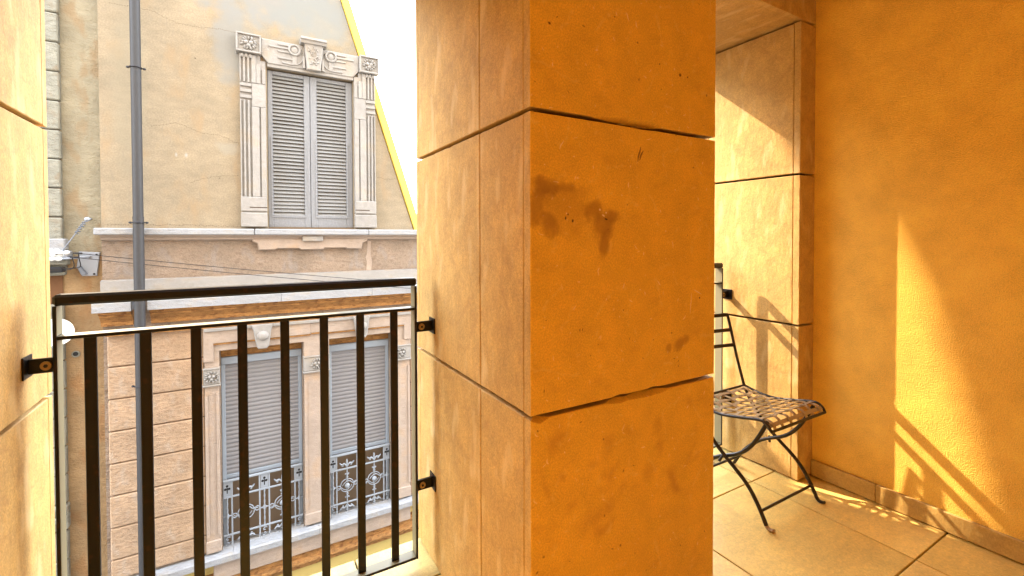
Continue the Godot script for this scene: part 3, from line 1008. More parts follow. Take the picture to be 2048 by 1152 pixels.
		ball(st, P(cu, 3.938, 7.128), Vector3(0.052, 0.052, 0.022), Basis.IDENTITY, 16, 8)
		put(b, "round_boss", st, M.trim)
		st = S()
		tube(st, catmull([P(cu - s * 0.02, 4.01, 7.13), P(cu - s * 0.10, 3.96, 7.13), P(cu - s * 0.12, 3.86, 7.13), P(cu - s * 0.06, 3.76, 7.13), P(cu + s * 0.03, 3.735, 7.13), P(cu + s * 0.16, 3.74, 7.13)], 6), 0.011, 6)
		box(st, cu - 0.03, cu + 0.03, 3.74, 3.87, 7.12, 7.136, 0.004)
		put(b, "curved_fillet", st, M.trim)
	st = S()
	poly(st, [Vector2(0.735, 4.07), Vector2(0.985, 4.07), Vector2(0.945, 3.685), Vector2(0.765, 3.685)], 7.06, 7.2, 0.01)
	var key := put(b, "keystone", st, M.trim)
	st = S()
	moulding(st, 0.685, 1.025, [Vector2(7.2, 4.125), Vector2(7.0, 4.115), Vector2(6.995, 4.085), Vector2(7.02, 4.07), Vector2(7.035, 4.04), Vector2(7.2, 4.03)])
	put(key, "cap", st, M.trim)
	st = S()
	rng.seed = 21
	for i in 46:
		var f := rng.randf()
		var y := lerpf(3.76, 4.01, f)
		var hw := lerpf(0.05, 0.075, f)
		ball(st, P(0.858 + (rng.randf() * 2 - 1) * hw, y, 7.058), Vector3(0.008 + 0.018 * rng.randf(), 0.007 + 0.006 * rng.randf(), 0.010 + 0.01 * rng.randf()), Basis(Vector3.BACK, rng.randf() * 3.0), 7, 4)
	put(key, "carved_leaves", st, M.trim)
	for u in [0.715, 0.965]:
		st = S()
		box(st, u, u + 0.03, 3.70, 3.86, 7.09, 7.1345, 0.004)
		put(b, "guttae", st, M.trim)
	# reveal, sash frame and the two shutter leaves
	st = S()
	box(st, 0.27, 1.41, 1.43, 1.4545, 7.2005, 7.4)
	box(st, 0.271, 1.409, 1.455, 3.66, 7.33, 7.36)
	put(b, "window_back", st, M.pane)
	leaf_shutter(b, 0.275, 0.815, 0.335, 0.735)
	leaf_shutter(b, 0.822, 1.405, 0.91, 1.315)
	# lower windows: surround, keystones, capitals
	st = S()
	poly(st, [Vector2(-0.50, 0.13), Vector2(2.25, 0.13), Vector2(2.25, -0.415), Vector2(1.96, -0.415), Vector2(1.96, -0.185), Vector2(1.03, -0.185), Vector2(1.03, -0.40), Vector2(0.69, -0.40), Vector2(0.69, -0.185), Vector2(-0.33, -0.185), Vector2(-0.33, -0.40), Vector2(-0.49, -0.40)], 7.12, 7.2, 0.006)
	put(b, "window_lintel", st, M.trim_warm)
	# outer fascia, proud of the inner step
	for q in [[-0.50, 0.78], [0.94, 2.25]]:
		st = S()
		poly(st, [Vector2(q[0], 0.128), Vector2(q[1], 0.128), Vector2(q[1], -0.07), Vector2(q[1] - 0.0, -0.075), Vector2(q[0] + 0.11, -0.075), Vector2(q[0] + 0.11, -0.31), Vector2(q[0], -0.31)] if q[0] < 0 else [Vector2(q[0], 0.128), Vector2(q[1], 0.128), Vector2(q[1], -0.31), Vector2(q[1] - 0.11, -0.31), Vector2(q[1] - 0.11, -0.075), Vector2(q[0], -0.075)], 7.09, 7.1205, 0.006)
		put(b, "fascia", st, M.trim_warm)
	st = S()
	box(st, 0.7805, 0.9395, -0.06, 0.128, 7.095, 7.1205, 0.004)
	put(b, "fascia", st, M.trim_warm)
	for c in [0.178, 1.487]:
		st = S()
		poly(st, [Vector2(c - 0.135, 0.13), Vector2(c + 0.125, 0.13), Vector2(c + 0.10, 0.045), Vector2(c + 0.085, -0.08), Vector2(c + 0.072, -0.165), Vector2(c + 0.045, -0.20), Vector2(c - 0.055, -0.20), Vector2(c - 0.075, -0.165), Vector2(c - 0.09, -0.08), Vector2(c - 0.11, 0.045)], 7.03, 7.1, 0.012)
		var k := put(b, "keystone", st, M.trim)
		st = S()
		ball(st, P(c, -0.02, 7.03), Vector3(0.07, 0.066, 0.05), Basis.IDENTITY, 18, 10)
		put(k, "dome", st, M.trim)
	for q in [[-0.495, -0.335, 0], [0.695, 1.025, 1], [1.965, 2.245, 2]]:
		st = S()
		box(st, q[0], q[1], -2.85, -0.625, 7.15, 7.2, 0.004)
		var sh := put(b, "window_pier", st, M.trim_warm)
		for r in [[q[0], q[0] + 0.035], [q[1] - 0.035, q[1]]]:
			st = S()
			box(st, r[0], r[1], -2.64, -0.74, 7.135, 7.1502, 0.004)
			put(sh, "edge_fillet", st, M.trim_warm)
		st = S()
		box(st, q[0] - 0.004, q[1] + 0.004, -2.849, -2.69, 7.125, 7.2, 0.006)
		put(sh, "pier_base", st, M.trim_warm)
		st = S()
		box(st, q[0] - 0.01, q[1] + 0.01, -0.615, -0.42, 7.115, 7.2, 0.008)
		box(st, q[0] - 0.02, q[1] + 0.02, -0.64, -0.616, 7.10, 7.2, 0.006)
		box(st, q[0] - 0.015, q[1] + 0.015, -0.4195, -0.395, 7.105, 7.2, 0.006)
		var cp := put(b, "capital", st, M.trim)
		st = S()
		var m: float = (q[0] + q[1]) / 2
		rosette(st, m - 0.10, m + 0.10, -0.61, -0.42, 7.11, 50 + int(q[2]))
		put(cp, "carved_flower", st, M.trim)
	for q in [[-0.32, 0.68], [1.04, 1.95]]:
		roller(b, q[0] + 0.003, q[1] - 0.003, -1.99)
		window_railing(b, q[0] + 0.006, q[1] - 0.006)
	# sill course and the mouldings below it
	for q in [[-1.46, -0.20], [-0.197, 0.86], [0.863, 1.9], [1.903, 3.13]]:
		st = S()
		moulding(st, q[0], q[1], [Vector2(7.45, -2.905), Vector2(7.04, -2.865), Vector2(7.015, -2.88), Vector2(7.015, -2.955), Vector2(7.45, -2.955)])
		put(b, "sill_stone", st, M.ledge)
	st = S()
	box(st, -0.42, 2.22, -3.20, -2.956, 7.075, 7.2, 0.01)
	put(b, "sill_panel", st, M.trim_warm)
	st = S()
	moulding(st, -0.62, 3.13, [Vector2(7.2, -3.16), Vector2(7.13, -3.17), Vector2(7.13, -3.30), Vector2(7.085, -3.315), Vector2(7.075, -3.35), Vector2(7.11, -3.375), Vector2(7.15, -3.385), Vector2(7.155, -3.455), Vector2(7.2, -3.46)])
	put(b, "lower_moulding", st, M.ochre)
	# pale repair streaks in the pink plaster
	st = S()
	poly(st, [Vector2(1.61, 1.26), Vector2(1.66, 1.25), Vector2(1.655, 1.05), Vector2(1.675, 0.93), Vector2(1.66, 0.80), Vector2(1.585, 0.80), Vector2(1.60, 0.93), Vector2(1.575, 1.0), Vector2(1.60, 1.06)], 7.196, 7.2005)
	put(b, "plaster_patch", st, M.trim_warm)
	st = S()
	box(st, -1.502, 1.13, 5.121, 5.14, 7.37, 12.4)
	put(b, "roof", st, M.tin)

func neighbour_building() -> void:
	var b := thing("neighbour_building", "yellowish plastered building with a rusticated quoin strip, left of the grey downpipe", "building", P(-3.5, -6.2, 7.4))
	var st := S()
	box(st, -9.0, -1.503, 1.1, 4.95, 7.35, 12.5)
	put(b, "upper_wall", st, M.neighbour)
	st = S()
	box(st, -9.0, -1.503, -6.2, 1.0995, 7.35, 12.5)
	put(b, "lower_wall", st, M.peach)
	st = S()
	box(st, -9.0, -1.51, 4.951, 5.02, 7.2, 12.5, 0.01)
	put(b, "eave", st, M.tin)
	st = S()
	box(st, -1.93, -1.52, 5.021, 7.6, 7.42, 7.75, 0.01)
	put(b, "sun_blocker", st, M.neighbour)  # added above the view to keep direct sun off the middle pillar
	rng.seed = 4
	var y := 4.93
	while y > -3.4:
		var skip := y > 0.85 and y < 1.32
		if not skip and absf(y + 1.96) > 0.2:
			st = S()
			box(st, -2.6, -1.872 + 0.004 * rng.randf(), y - 0.326, y, 7.27 + 0.006 * rng.randf(), 7.36, 0.012)
			put(b, "quoin_block", st, M.quoin)
		y -= 0.3383
	for q in [[1.16, 1.30, 7.22], [1.06, 1.159, 7.16], [0.99, 1.059, 7.2], [0.935, 0.989, 7.24], [0.87, 0.934, 7.25]]:
		st = S()
		box(st, -2.6, -1.86 + (7.27 - q[2]) * 0.6, q[0], q[1], q[2], 7.36, 0.012)
		put(b, "band_moulding", st, M.ledge if q[0] > 1.0 else M.quoin)
	for q in [[-1.90, -1.845, 7.22], [-1.96, -1.901, 7.25], [-2.03, -1.961, 7.21], [-2.13, -2.031, 7.25]]:
		st = S()
		box(st, -2.6, -1.86, q[0], q[1], q[2], 7.36, 0.01)
		put(b, "band_moulding", st, M.quoin)
	st = S()
	box(st, -2.6, -1.885, -3.4, 4.92, 7.335, 7.352)
	put(b, "joint_mortar", st, M.joint)
	st = S()
	drum(st, -1.784, -0.084, 7.335, 7.351, 0.04, 16)
	var h := put(b, "pipe_outlet", st, M.quoin)
	st = S()
	drum(st, -1.784, -0.080, 7.332, 7.336, 0.026, 14)
	put(h, "hole", st, M.black)

func pillar(label: String, u0: float, u1: float, v0: float, v1: float, faces: Dictionary, painted: bool) -> void:
	var T := 0.033
	var b := thing("stone_pillar", label, "pillar", P((u0 + u1) / 2, 0.0, (v0 + v1) / 2), "stone clad pillars")
	var st := S()
	box(st, u0 + 0.05, u1 - 0.05, -0.05, 2.434, v0 + 0.05, v1 - 0.05)
	put(b, "core", st, M.core)
	for k in COURSES.size():
		var y0: float = COURSES[k][0]
		var y1: float = COURSES[k][1]
		var h := y1 - y0
		if faces.has("in"):
			st = S()
			UVR = Rect2(u0, y0, u1 - u0, h)
			var chips := []
			if painted and k == 1: chips = [[2, 0.46, 0.05, 0.006], [0, 0.47, 0.09, 0.005], [0, 0.60, 0.06, 0.006]]
			if painted and k == 2: chips = [[0, 0.40, 0.12, 0.013], [0, 0.52, 0.10, 0.015], [0, 0.60, 0.06, 0.012]]
			if painted and k == 0: chips = [[2, 0.52, 0.14, 0.012], [2, 0.38, 0.08, 0.012], [2, 0.985, 0.04, 0.016]]
			var edge := S() if painted else st
			slab(st, P(u0, y0, v0), Vector3.RIGHT, u1 - u0, h, Vector3.BACK, T, 100 + k, chips, edge)
			var o := put(b, "stone_slab", st, M["slab%d" % k] if painted else M.stone)
			if painted:
				o.mesh = edge.commit(o.mesh)
				o.material_override = null
				o.set_surface_override_material(0, M["slab%d" % k])
				o.set_surface_override_material(1, M.stone)
			UVR = Rect2(0, 0, 1, 1)
		if faces.has("out"):
			st = S()
			slab(st, P(u1, y0, v1), Vector3.LEFT, u1 - u0, h, Vector3.FORWARD, T, 120 + k)
			put(b, "stone_slab", st, M.stone)
		for s in ["left", "right"]:
			if not faces.has(s): continue
			var cuts: Array = faces[s]
			for i in cuts.size() - 1:
				var a: float = cuts[i] + 0.0035
				var c: float = cuts[i + 1] - 0.0016
				st = S()
				if s == "left": slab(st, P(u0, y0, c), Vector3.BACK, c - a, h, Vector3.LEFT, T, 140 + k * 7 + i)
				else: slab(st, P(u1, y0, a), Vector3.FORWARD, c - a, h, Vector3.RIGHT, T, 170 + k * 7 + i)
				put(b, "stone_slab", st, M.stone)

func chair() -> void:
	var t := thing("metal_chair", "brown metal garden chair with a woven strap seat and curved crossed legs", "chair", P(2.195, 0, 1.39))
	var uL := 1.985
	var uR := 2.41
	var side := func(u: float, c: Array, per: int = 5) -> Array:
		var q := []
		for p in c: q.append(P(u, p[1], p[0]))
		return catmull(q, per)
	var front := [[1.172, 0.016], [1.212, 0.091], [1.27, 0.165], [1.373, 0.242], [1.441, 0.299], [1.51, 0.385], [1.553, 0.458]]
	var rear := [[1.182, 0.470], [1.247, 0.349], [1.321, 0.272], [1.441, 0.206], [1.54, 0.110], [1.598, 0.016]]
	var up := [[1.553, 0.459], [1.588, 0.625], [1.612, 0.770], [1.629, 0.862]]
	for u in [uL, uR]:
		var st := S()
		tube(st, side.call(u, front), 0.0105, 8, false, 0.75, Vector3.RIGHT)
		var lg := put(t, "leg", st, M.chair)
		st = S()
		tube(st, catmull([P(u, 0.016, 1.172), P(u, 0.007, 1.163), P(u, 0.007, 1.147), P(u, 0.011, 1.138)], 3), 0.0115, 8, false, 0.55, Vector3.RIGHT)
		put(lg, "foot", st, M.rubber if u == uL else M.chair)
		st = S()
		var off: float = 0.021 if u == uL else -0.021
		tube(st, side.call(u + off, rear), 0.0115, 8, false, 0.8, Vector3.RIGHT)
		lg = put(t, "leg", st, M.chair)
		st = S()
		tube(st, catmull([P(u + off, 0.016, 1.598), P(u + off, 0.007, 1.607), P(u + off, 0.008, 1.63)], 3), 0.0115, 8, false, 0.55, Vector3.RIGHT)
		put(lg, "foot", st, M.chair)
		st = S()
		var lean: float = 0.047 if u == uL else -0.047
		var bp := []
		for p in up: bp.append(P(u + lean * (p[1] - 0.459) / 0.4, p[1], p[0]))
		tube(st, catmull(bp, 5), 0.0095, 8, false, 0.7, Vector3.RIGHT)
		put(t, "back_post", st, M.chair)
		st = S()
		tube(st, [P(u - 0.004, 0.206, 1.441 - 0.035), P(u + off + 0.004, 0.24, 1.40)], 0.007, 6)
		put(t, "pivot", st, M.chair)
	for q in [[1.199, 0.066, uL, uR], [1.573, 0.062, uL + 0.021, uR - 0.021]]:
		var st := S()
		tube(st, [P(q[2], q[1], q[0]), P(q[3], q[1], q[0])], 0.0062, 8)
		put(t, "stretcher", st, M.chair)
	for q in [[1.628, 0.857], [1.613, 0.773], [1.597, 0.690]]:
		var st := S()
		var pts := []
		for i in 17:
			var f := float(i) / 16
			var ins: float = 0.047 * (q[1] - 0.459) / 0.4
			pts.append(P(lerpf(uL + ins, uR - ins, f), q[1] - 0.006 * sin(PI * f), q[0] + 0.045 * sin(PI * f)))
		tube(st, pts, 0.0105, 8, false, 0.55, Vector3.UP)
		put(t, "back_rail", st, M.chair)
	# saddle-shaped seat: rim, then straps woven over and under
	var prof := catmull([P(0, 0.446, 1.146), P(0, 0.470, 1.161), P(0, 0.482, 1.195), P(0, 0.462, 1.29), P(0, 0.443, 1.39), P(0, 0.446, 1.48), P(0, 0.463, 1.562)], 8)
	var length := [0.0]
	for i in range(1, prof.size()): length.append(length[-1] + prof[i].distance_to(prof[i - 1]))
	var at := func(f: float) -> Vector3:
		var s: float = f * length[-1]
		for i in range(1, prof.size()):
			if s <= length[i]:
				return prof[i - 1].lerp(prof[i], (s - length[i - 1]) / (length[i] - length[i - 1]))
		return prof[-1]
	var a := uL - 0.012
	var c := uR + 0.014
	var rim := []
	for p in prof: rim.append(Vector3(a, p.y, p.z))
	for i in range(1, 8): rim.append(Vector3(lerpf(a, c, i / 8.0), prof[-1].y, prof[-1].z))
	for i in prof.size(): rim.append(Vector3(c, prof[-1 - i].y, prof[-1 - i].z))
	for i in range(1, 8): rim.append(Vector3(lerpf(c, a, i / 8.0), prof[0].y, prof[0].z))
	var st2 := S()
	tube(st2, rim, 0.0066, 8, true)
	put(t, "seat_rim", st2, M.chair)
	var nu := 7
	var nv := 9
	for i in nu:
		var u := lerpf(a, c, (i + 0.5) / nu)
		var pts := []
		for k in 73:
			var f := float(k) / 72
			var p: Vector3 = at.call(f)
			var d: Vector3 = ((at.call(minf(f + 0.01, 1.0)) as Vector3) - (at.call(maxf(f - 0.01, 0.0)) as Vector3)).normalized()
			var n := Vector3.RIGHT.cross(d).normalized()
			if n.y < 0: n = -n
			pts.append(Vector3(u, p.y, p.z) + n * 0.0026 * sin(PI * (f * nv - 0.5) + PI * i + PI / 2))
		var st := S()
		strip(st, pts, 0.0098, 0.0011, Vector3.RIGHT)
		put(t, "seat_strap", st, M.strap)
	for j in nv:
		var f := (j + 0.5) / nv
		var p: Vector3 = at.call(f)
		var d: Vector3 = ((at.call(minf(f + 0.01, 1.0)) as Vector3) - (at.call(maxf(f - 0.01, 0.0)) as Vector3)).normalized()
		var n := Vector3.RIGHT.cross(d).normalized()
		if n.y < 0: n = -n
		var pts := []
		for k in 65:
			var g := float(k) / 64
			pts.append(Vector3(lerpf(a, c, g), p.y, p.z) - n * 0.0026 * sin(PI * (g * nu - 0.5) + PI * j + PI / 2))
		var st := S()
		strip(st, pts, 0.0088, 0.0011, d)
		put(t, "seat_strap", st, M.strap)

func _ready() -> void:
	# camera: level but for a degree of tilt, lens shifted down
	var cam := Camera3D.new()
	cam.name = "camera"
	cam.position = Vector3(0, 1.30, 0)
	cam.rotation_degrees = Vector3(-1.0, -30.15, -0.15)
	var near := 0.05
	cam.set_frustum(near * 1152.0 / 914.0, Vector2(0, -near * 85.05 / 914.0), near, 400.0)
	add_child(cam)
	cam.current = true
	var we := WorldEnvironment.new()
	we.name = "world"
	var env := Environment.new()
	env.background_mode = Environment.BG_SKY
	var sm := ProceduralSkyMaterial.new()
	sm.sky_top_color = Color(0.85, 0.91, 1.0)
	sm.sky_horizon_color = Color(1.0, 0.99, 0.96)
	sm.sky_curve = 0.25
	sm.sky_energy_multiplier = 1.7
	sm.ground_bottom_color = Color(0.45, 0.42, 0.38)
	sm.ground_horizon_color = Color(0.6, 0.57, 0.52)
	sm.sun_angle_max = 1.0
	var sky := Sky.new()
	sky.sky_material = sm
	env.sky = sky
	env.tonemap_mode = Environment.TONE_MAPPER_LINEAR
	env.tonemap_exposure = 3.85
	env.sdfgi_enabled = true
	env.ssao_enabled = true
	env.ssil_enabled = true
	we.environment = env
	add_child(we)
	var sun := DirectionalLight3D.new()
	sun.name = "sun"
	sun.light_color = Color(1.0, 0.91, 0.80)
	sun.light_energy = 1.25
	sun.light_angular_distance = 0.45
	sun.shadow_enabled = true
	sun.basis = Basis.looking_at(Vector3(0.384, -0.87, 1.0), Vector3.UP)
	add_child(sun)

	materials()

	# ---------------------------------------------------------------- setting
	var st := S()
	var street := setting("street", P(0, -6.2, 4.5))
	box(st, -150, 150, -6.4, -6.2, -140, 160)
	put(street, "roadway", st, M.asphalt)
	for q in [[1.9, 2.9], [6.2, 7.35]]:
		st = S()
		box(st, -40, 40, -6.21, -6.08, q[0], q[1], 0.02)
		put(street, "pavement", st, M.paving)

	var floor_ := setting("floor", P(0, 0, 0.7))
	st = S()
	box(st, -3.2, 2.7, -0.16, -0.012, -0.75, 1.90)
	put(floor_, "floor_bed", st, M.grout)
	var us := [-3.2, -2.882, -2.233, -1.584, -0.935, -0.286, 0.363, 1.012, 1.664, 2.313, 2.651]
	var vs := [-0.75, -0.61, 0.073, 0.757, 1.444, 1.65, 1.90]
	for i in us.size() - 1:
		for j in vs.size() - 1:
			st = S()
			box(st, us[i] + 0.0034, us[i + 1] - 0.0034, -0.02, 0.0, vs[j] + 0.0034, vs[j + 1] - 0.0034, 0.0015)
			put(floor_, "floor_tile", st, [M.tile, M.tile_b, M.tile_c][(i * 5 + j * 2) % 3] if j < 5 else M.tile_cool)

	var ceil_ := setting("ceiling", P(0, 2.585, 0.6))
	st = S()
	box(st, -3.2, 2.9, 2.585, 2.75, -0.75, 1.35)
	put(ceil_, "ceiling_plaster", st, M.ceiling)

	var home := thing("loggia_building", "stone and stucco apartment building that holds the loggia, above and below its opening", "building", P(0, -6.2, 0))
	st = S()
	box(st, -9.0, 9.0, -6.2, -0.161, -8.0, 1.87)
	put(home, "lower_storeys", st, M.home)
	st = S()
	box(st, -9.0, 9.0, 2.76, 18.0, -8.0, 1.87)
	put(home, "shading_storeys", st, M.home)  # unseen floors, raised this high to shade the fronts across the street
	st = S()
	box(st, 2.80, 9.0, -0.16, 2.759, -0.75, 1.87)
	box(st, -9.0, -3.25, -0.16, 2.759, -0.75, 1.87)
	put(home, "flank_wall", st, M.home)

	# end wall, back wall and far side wall of the loggia
	var wall := thing("stucco_wall", "orange rough stucco end wall with a tiled skirting beside the garden chair", "wall", P(2.7, 0, 0.4))
	st = S()
	box(st, 2.652, 2.79, 0.0, 2.584, -0.75, 1.40)
	put(wall, "render_coat", st, M.stucco)
	var y0 := 1.313
	for q in [[1.0205, 1.3125], [0.412, 1.0185], [-0.19, 0.41], [-0.74, -0.192]]:
		st = S()
		box(st, 2.6335, 2.6515, 0.006, 0.092, q[0], q[1], 0.002)
		put(wall, "skirting_tile", st, M.skirt)
	wall = thing("stucco_wall", "cream stucco back wall of the loggia behind the viewer", "wall", P(0, 0, -0.8))
	st = S()
	box(st, -3.25, 2.65, 0.0, 2.584, -0.95, -0.751)
	put(wall, "render_coat", st, M.cream)
	wall = thing("stucco_wall", "orange stucco wall at the far left end of the loggia", "wall", P(-3.22, 0, 0.5))
	st = S()
	box(st, -3.249, -3.20, 0.0, 2.584, -0.75, 1.87)
	put(wall, "render_coat", st, M.stucco)

	# pillars and the lintel they carry
	pillar("yellow stone pillar at the left edge, carrying the left end of the railing", -1.253, -0.516, 0.9906, 1.90, {"in": 1, "out": 1, "left": [1.0236, 1.285, 1.867], "right": [1.0236, 1.285, 1.867]}, false)
	pillar("big stained stone pillar in the middle between the two railings", 0.631, 1.368, 0.9906, 1.90, {"in": 1, "out": 1, "left": [1.0236, 1.285, 1.867], "right": [1.0236, 1.285, 1.867]}, true)
	pillar("sunlit stone pier behind the garden chair, against the orange end wall", 2.51, 2.80, 1.316, 1.90, {"in": 1, "out": 1, "left": [1.349, 1.867]}, false)
	var lin := thing("stone_lintel", "stone clad beam over the loggia openings, resting on the pillars", "beam", P(0, 2.436, 1.7))
	st = S()
	box(st, -3.2, 2.80, 2.475, 2.755, 1.355, 2.055)
	put(lin, "core", st, M.core)
	var cuts := [-3.2, -2.0, -0.516, 0.631, 1.90, 2.80]
	for i in cuts.size() - 1:
		st = S()
		slab(st, P(cuts[i] + 0.0015, 2.437, 1.316), Vector3.RIGHT, cuts[i + 1] - cuts[i] - 0.003, 0.147, Vector3.BACK, 0.033, 200 + i)
		put(lin, "stone_slab", st, M.stone)
		st = S()
		box(st, cuts[i] + 0.0015, cuts[i + 1] - 0.0015, 2.437, 2.47, 1.3505, 2.095, 0.0015)
		put(lin, "soffit_slab", st, M.stone)
		st = S()
		box(st, cuts[i] + 0.0015, cuts[i + 1] - 0.0015, 2.4705, 2.755, 2.06, 2.095, 0.0015)
		put(lin, "stone_slab", st, M.stone)

	# across the street
	var low := thing("low_building", "low ochre plastered building further along the street, beyond the town house", "building", P(9.0, -6.2, 7.4))
	st = S()
	box(st, 3.2, 15.0, -6.2, 0.9, 7.3, 12.0)
	put(low, "wall", st, M.neighbour)
	st = S()
	box(st, 3.2, 15.1, 0.901, 1.05, 7.1, 12.1, 0.02)
	put(low, "cornice", st, M.ledge)
	for i in 4:
		st = S()
		box(st, 4.3 + 2.6 * i, 5.5 + 2.6 * i, -2.6, -0.6, 7.26, 7.31, 0.01)
		var wf := put(low, "window_frame", st, M.trim)
		st = S()
		box(st, 4.42 + 2.6 * i, 5.38 + 2.6 * i, -2.5, -0.7, 7.24, 7.262, 0.01)
		put(wf, "shutter", st, M.shutter)
	street_building()
	neighbour_building()

	# ---------------------------------------------------------------- objects
	railing(-0.457, 0.560, -0.516, 0.631, "black steel railing between the left pillar and the big middle pillar", -0.3845, 8, 0.0)
	railing(1.448, 2.432, 1.368, 2.51, "sunlit steel railing mostly hidden behind the big middle pillar and the chair", 1.561, 7, 0.016)
	chair()

	var dp := thing("downpipe", "grey round downpipe running down the front of the old town house", "pipe", P(-1.115, -6.2, 6.97))
	st = S()
	tube(st, [P(-1.115, 1.52, 6.965), P(-1.115, 5.1, 6.965)], 0.051, 18)
	put(dp, "upper_pipe", st, M.pipe)
	st = S()
	tube(st, [P(-1.115, -0.98, 6.965), P(-1.115, 1.519, 6.965), P(-1.115, 1.56, 6.965)], [0.0535, 0.0535, 0.056], 18)
	put(dp, "middle_pipe", st, M.pipe)
	st = S()
	tube(st, [P(-1.112, -6.2, 6.965), P(-1.112, -1.05, 6.965), P(-1.112, -0.92, 6.965)], [0.053, 0.056, 0.058], 18)
	put(dp, "lower_pipe", st, M.pipe)
	for y in [3.33, 1.49, -0.47]:
		st = S()
		var ring := []
		for i in 24: ring.append(P(-1.115 + 0.058 * cos(TAU * i / 24), y, 6.965 + 0.058 * sin(TAU * i / 24)))
		tube(st, ring, 0.008, 8, true)
		for s in [-1.0, 1.0]:
			ball(st, P(-1.115 + s * 0.078, y, 6.985), Vector3(0.018, 0.014, 0.016))
		tube(st, [P(-1.115, y, 7.03), P(-1.115, y, 7.21)], 0.009, 6)
		put(dp, "pipe_clamp", st, M.collar)

	var dish := thing("satellite_dish", "white satellite dish low on the yellowish wall behind the railing corner", "satellite dish", P(-1.85, 0.19, 7.0))
	st = S()
	var face := Basis(Vector3.UP, 0.35) * Basis(Vector3.RIGHT, -0.3)
	for i in 28:
		for j in 6:
			var q := []
			for e in [[i, j], [i + 1, j], [i + 1, j + 1], [i, j + 1]]:
				var r: float = 0.155 * e[1] / 6.0
				var a: float = TAU * e[0] / 28.0
				q.append(P(-1.865, 0.25, 7.0) + face * Vector3(r * cos(a), r * sin(a), r * r * 1.2 - 0.03))
			quad(st, q[0], q[1], q[2], q[3], face * Vector3(0, 0, 1))
	put(dish, "reflector", st, M.dish)
	st = S()
	tube(st, catmull([P(-1.87, 0.12, 7.0), P(-1.88, 0.09, 6.92), P(-1.90, 0.18, 6.82)], 5), 0.011, 6)
	ball(st, P(-1.90, 0.19, 6.81), Vector3(0.02, 0.02, 0.03))
	put(dish, "feed_arm", st, M.steel_dark)
	st = S()
	tube(st, [P(-1.866, 0.25, 7.03), P(-1.87, 0.15, 7.36)], 0.02, 8)
	put(dish, "mounting", st, M.steel_dark)

	# cable bracket with insulators
	var br := thing("cable_bracket", "grey steel wall plate with an arm and white insulators beside the quoin strip", "bracket", P(-1.65, 0.85, 7.33))
	st = S()
	poly(st, [Vector2(-1.735, 1.145), Vector2(-1.545, 1.13), Vector2(-1.575, 0.85), Vector2(-1.71, 0.85), Vector2(-1.755, 0.98)], 7.325, 7.352, 0.004)
	var plate := put(br, "wall_plate", st, M.steel)
	for q in [[-1.575, 1.105], [-1.70, 0.872], [-1.60, 0.872], [-1.64, 1.08]]:
		st = S()
		drum(st, q[0], q[1], 7.315, 7.326, 0.012, 6)
		put(plate, "bolt", st, M.collar)
	st = S()
	poly(st, [Vector2(-1.745, 0.97), Vector2(-1.715, 0.97), Vector2(-1.655, 0.875), Vector2(-1.70, 0.86)], 7.26, 7.3245, 0.003)
	put(plate, "gusset", st, M.steel_dark)
	st = S()
	tube(st, [P(-1.62, 1.09, 7.30), P(-1.75, 1.075, 7.16), P(-2.15, 1.04, 7.02)], 0.013, 8)
	put(br, "arm", st, M.steel)
	for q in [[-1.74, 1.145, 7.02], [-1.80, 1.115, 7.06], [-1.83, 1.165, 7.05], [-1.80, 1.075, 6.98]]:
		st = S()
		var pts := []
		var rad := []
		for i in 19:
			var f := float(i) / 18
			pts.append(P(q[0] - 0.16 + 0.16 * f, q[1] - 0.004 * f, q[2]))
			rad.append(0.013 + 0.013 * absf(sin(f * PI * 3.0)))
		tube(st, pts, rad, 10)
		put(br, "insulator", st, M.ceramic)
	st = S()
	box(st, -2.12, -1.82, 0.915, 0.975, 7.06, 7.2, 0.01)
	put(br, "junction_box", st, M.black)
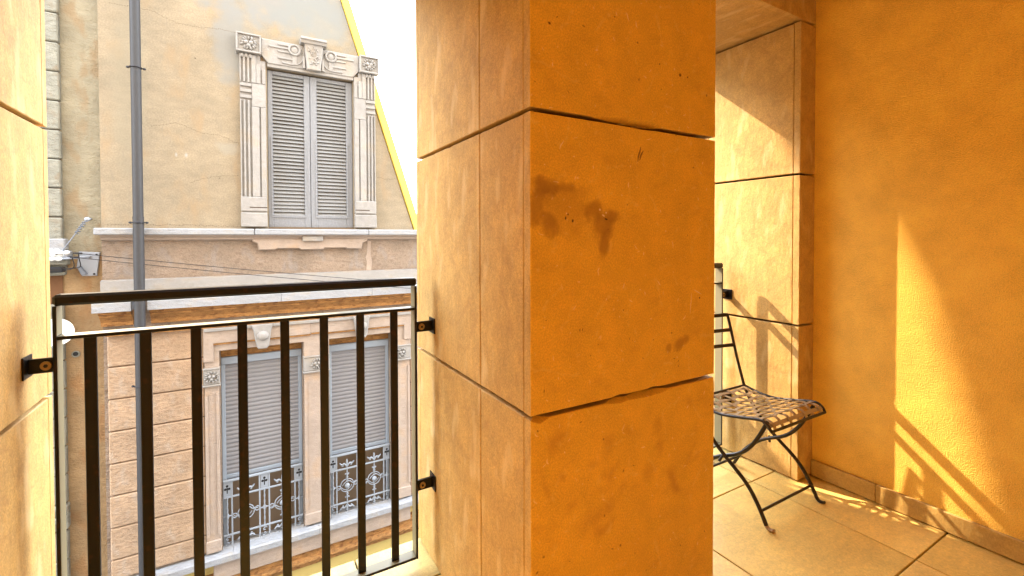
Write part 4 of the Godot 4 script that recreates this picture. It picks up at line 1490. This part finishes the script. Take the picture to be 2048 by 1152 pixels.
	for q in [[0.0, 0.0], [-0.055, -0.035]]:
		st = S()
		tube(st, catmull([P(-1.70 + q[0], 1.137 + q[1], 7.0), P(-1.665 + q[0], 1.13 + q[1], 7.0), P(-1.66 + q[0], 1.06, 7.02), P(-1.655 + q[0], 0.99, 7.04), P(-1.69 + q[0], 0.965 + q[1] * 0.4, 7.06), P(-1.85, 0.955 + q[1] * 0.6, 7.08)], 6), 0.0052, 6)
		put(br, "jumper_cable", st, M.cable)

	var an := thing("stay_wire", "grey twisted steel stay running from the yellow plaster down to the insulators", "wire", P(-1.63, 1.52, 7.35))
	st = S()
	var sp := []
	for i in 61:
		var f := float(i) / 60
		sp.append(P(lerpf(-1.645, -1.715, f), lerpf(1.50, 1.36, f), lerpf(7.20, 7.17, f)) + Vector3(cos(f * 31.0), sin(f * 31.0) * 0.5, sin(f * 31.0)) * 0.018)
	tube(st, sp, 0.0055, 6)
	put(an, "coil", st, M.steel_dark)
	st = S()
	ball(st, P(-1.632, 1.53, 7.23), Vector3(0.03, 0.026, 0.03), Basis.IDENTITY, 12, 8)
	tube(st, [P(-1.632, 1.53, 7.23), P(-1.625, 1.54, 7.36)], 0.012, 8)
	put(an, "eye_bolt", st, M.steel)
	st = S()
	tube(st, [P(-1.64, 1.51, 7.205), P(-1.86, 1.11, 7.12)], 0.006, 6)
	put(an, "wire", st, M.steel_dark)

	for q in [[-1.685, 1.135, 2.9, 0.505, "upper of the two thin black cables crossing in front of the town house"], [-1.715, 1.09, 2.9, 0.42, "lower of the two thin black cables crossing in front of the town house"]]:
		var w := thing("cable", q[4], "cable", P(q[0], q[1], 7.0), "overhead cables")
		st = S()
		var pts := []
		for i in 33:
			var f := float(i) / 32
			pts.append(P(lerpf(q[0], q[2], f), lerpf(q[1], q[3], f) - 0.06 * 4.0 * f * (1.0 - f) * 0.35, lerpf(7.0, 6.95, f)))
		tube(st, pts, 0.0042, 6)
		put(w, "strand", st, M.cable)
		st = S()
		tube(st, [pts[0] - Vector3(0.02, 0, 0), pts[0] + Vector3(0.055, -0.004, 0)], 0.010, 8)
		put(w, "sleeve", st, M.cable)
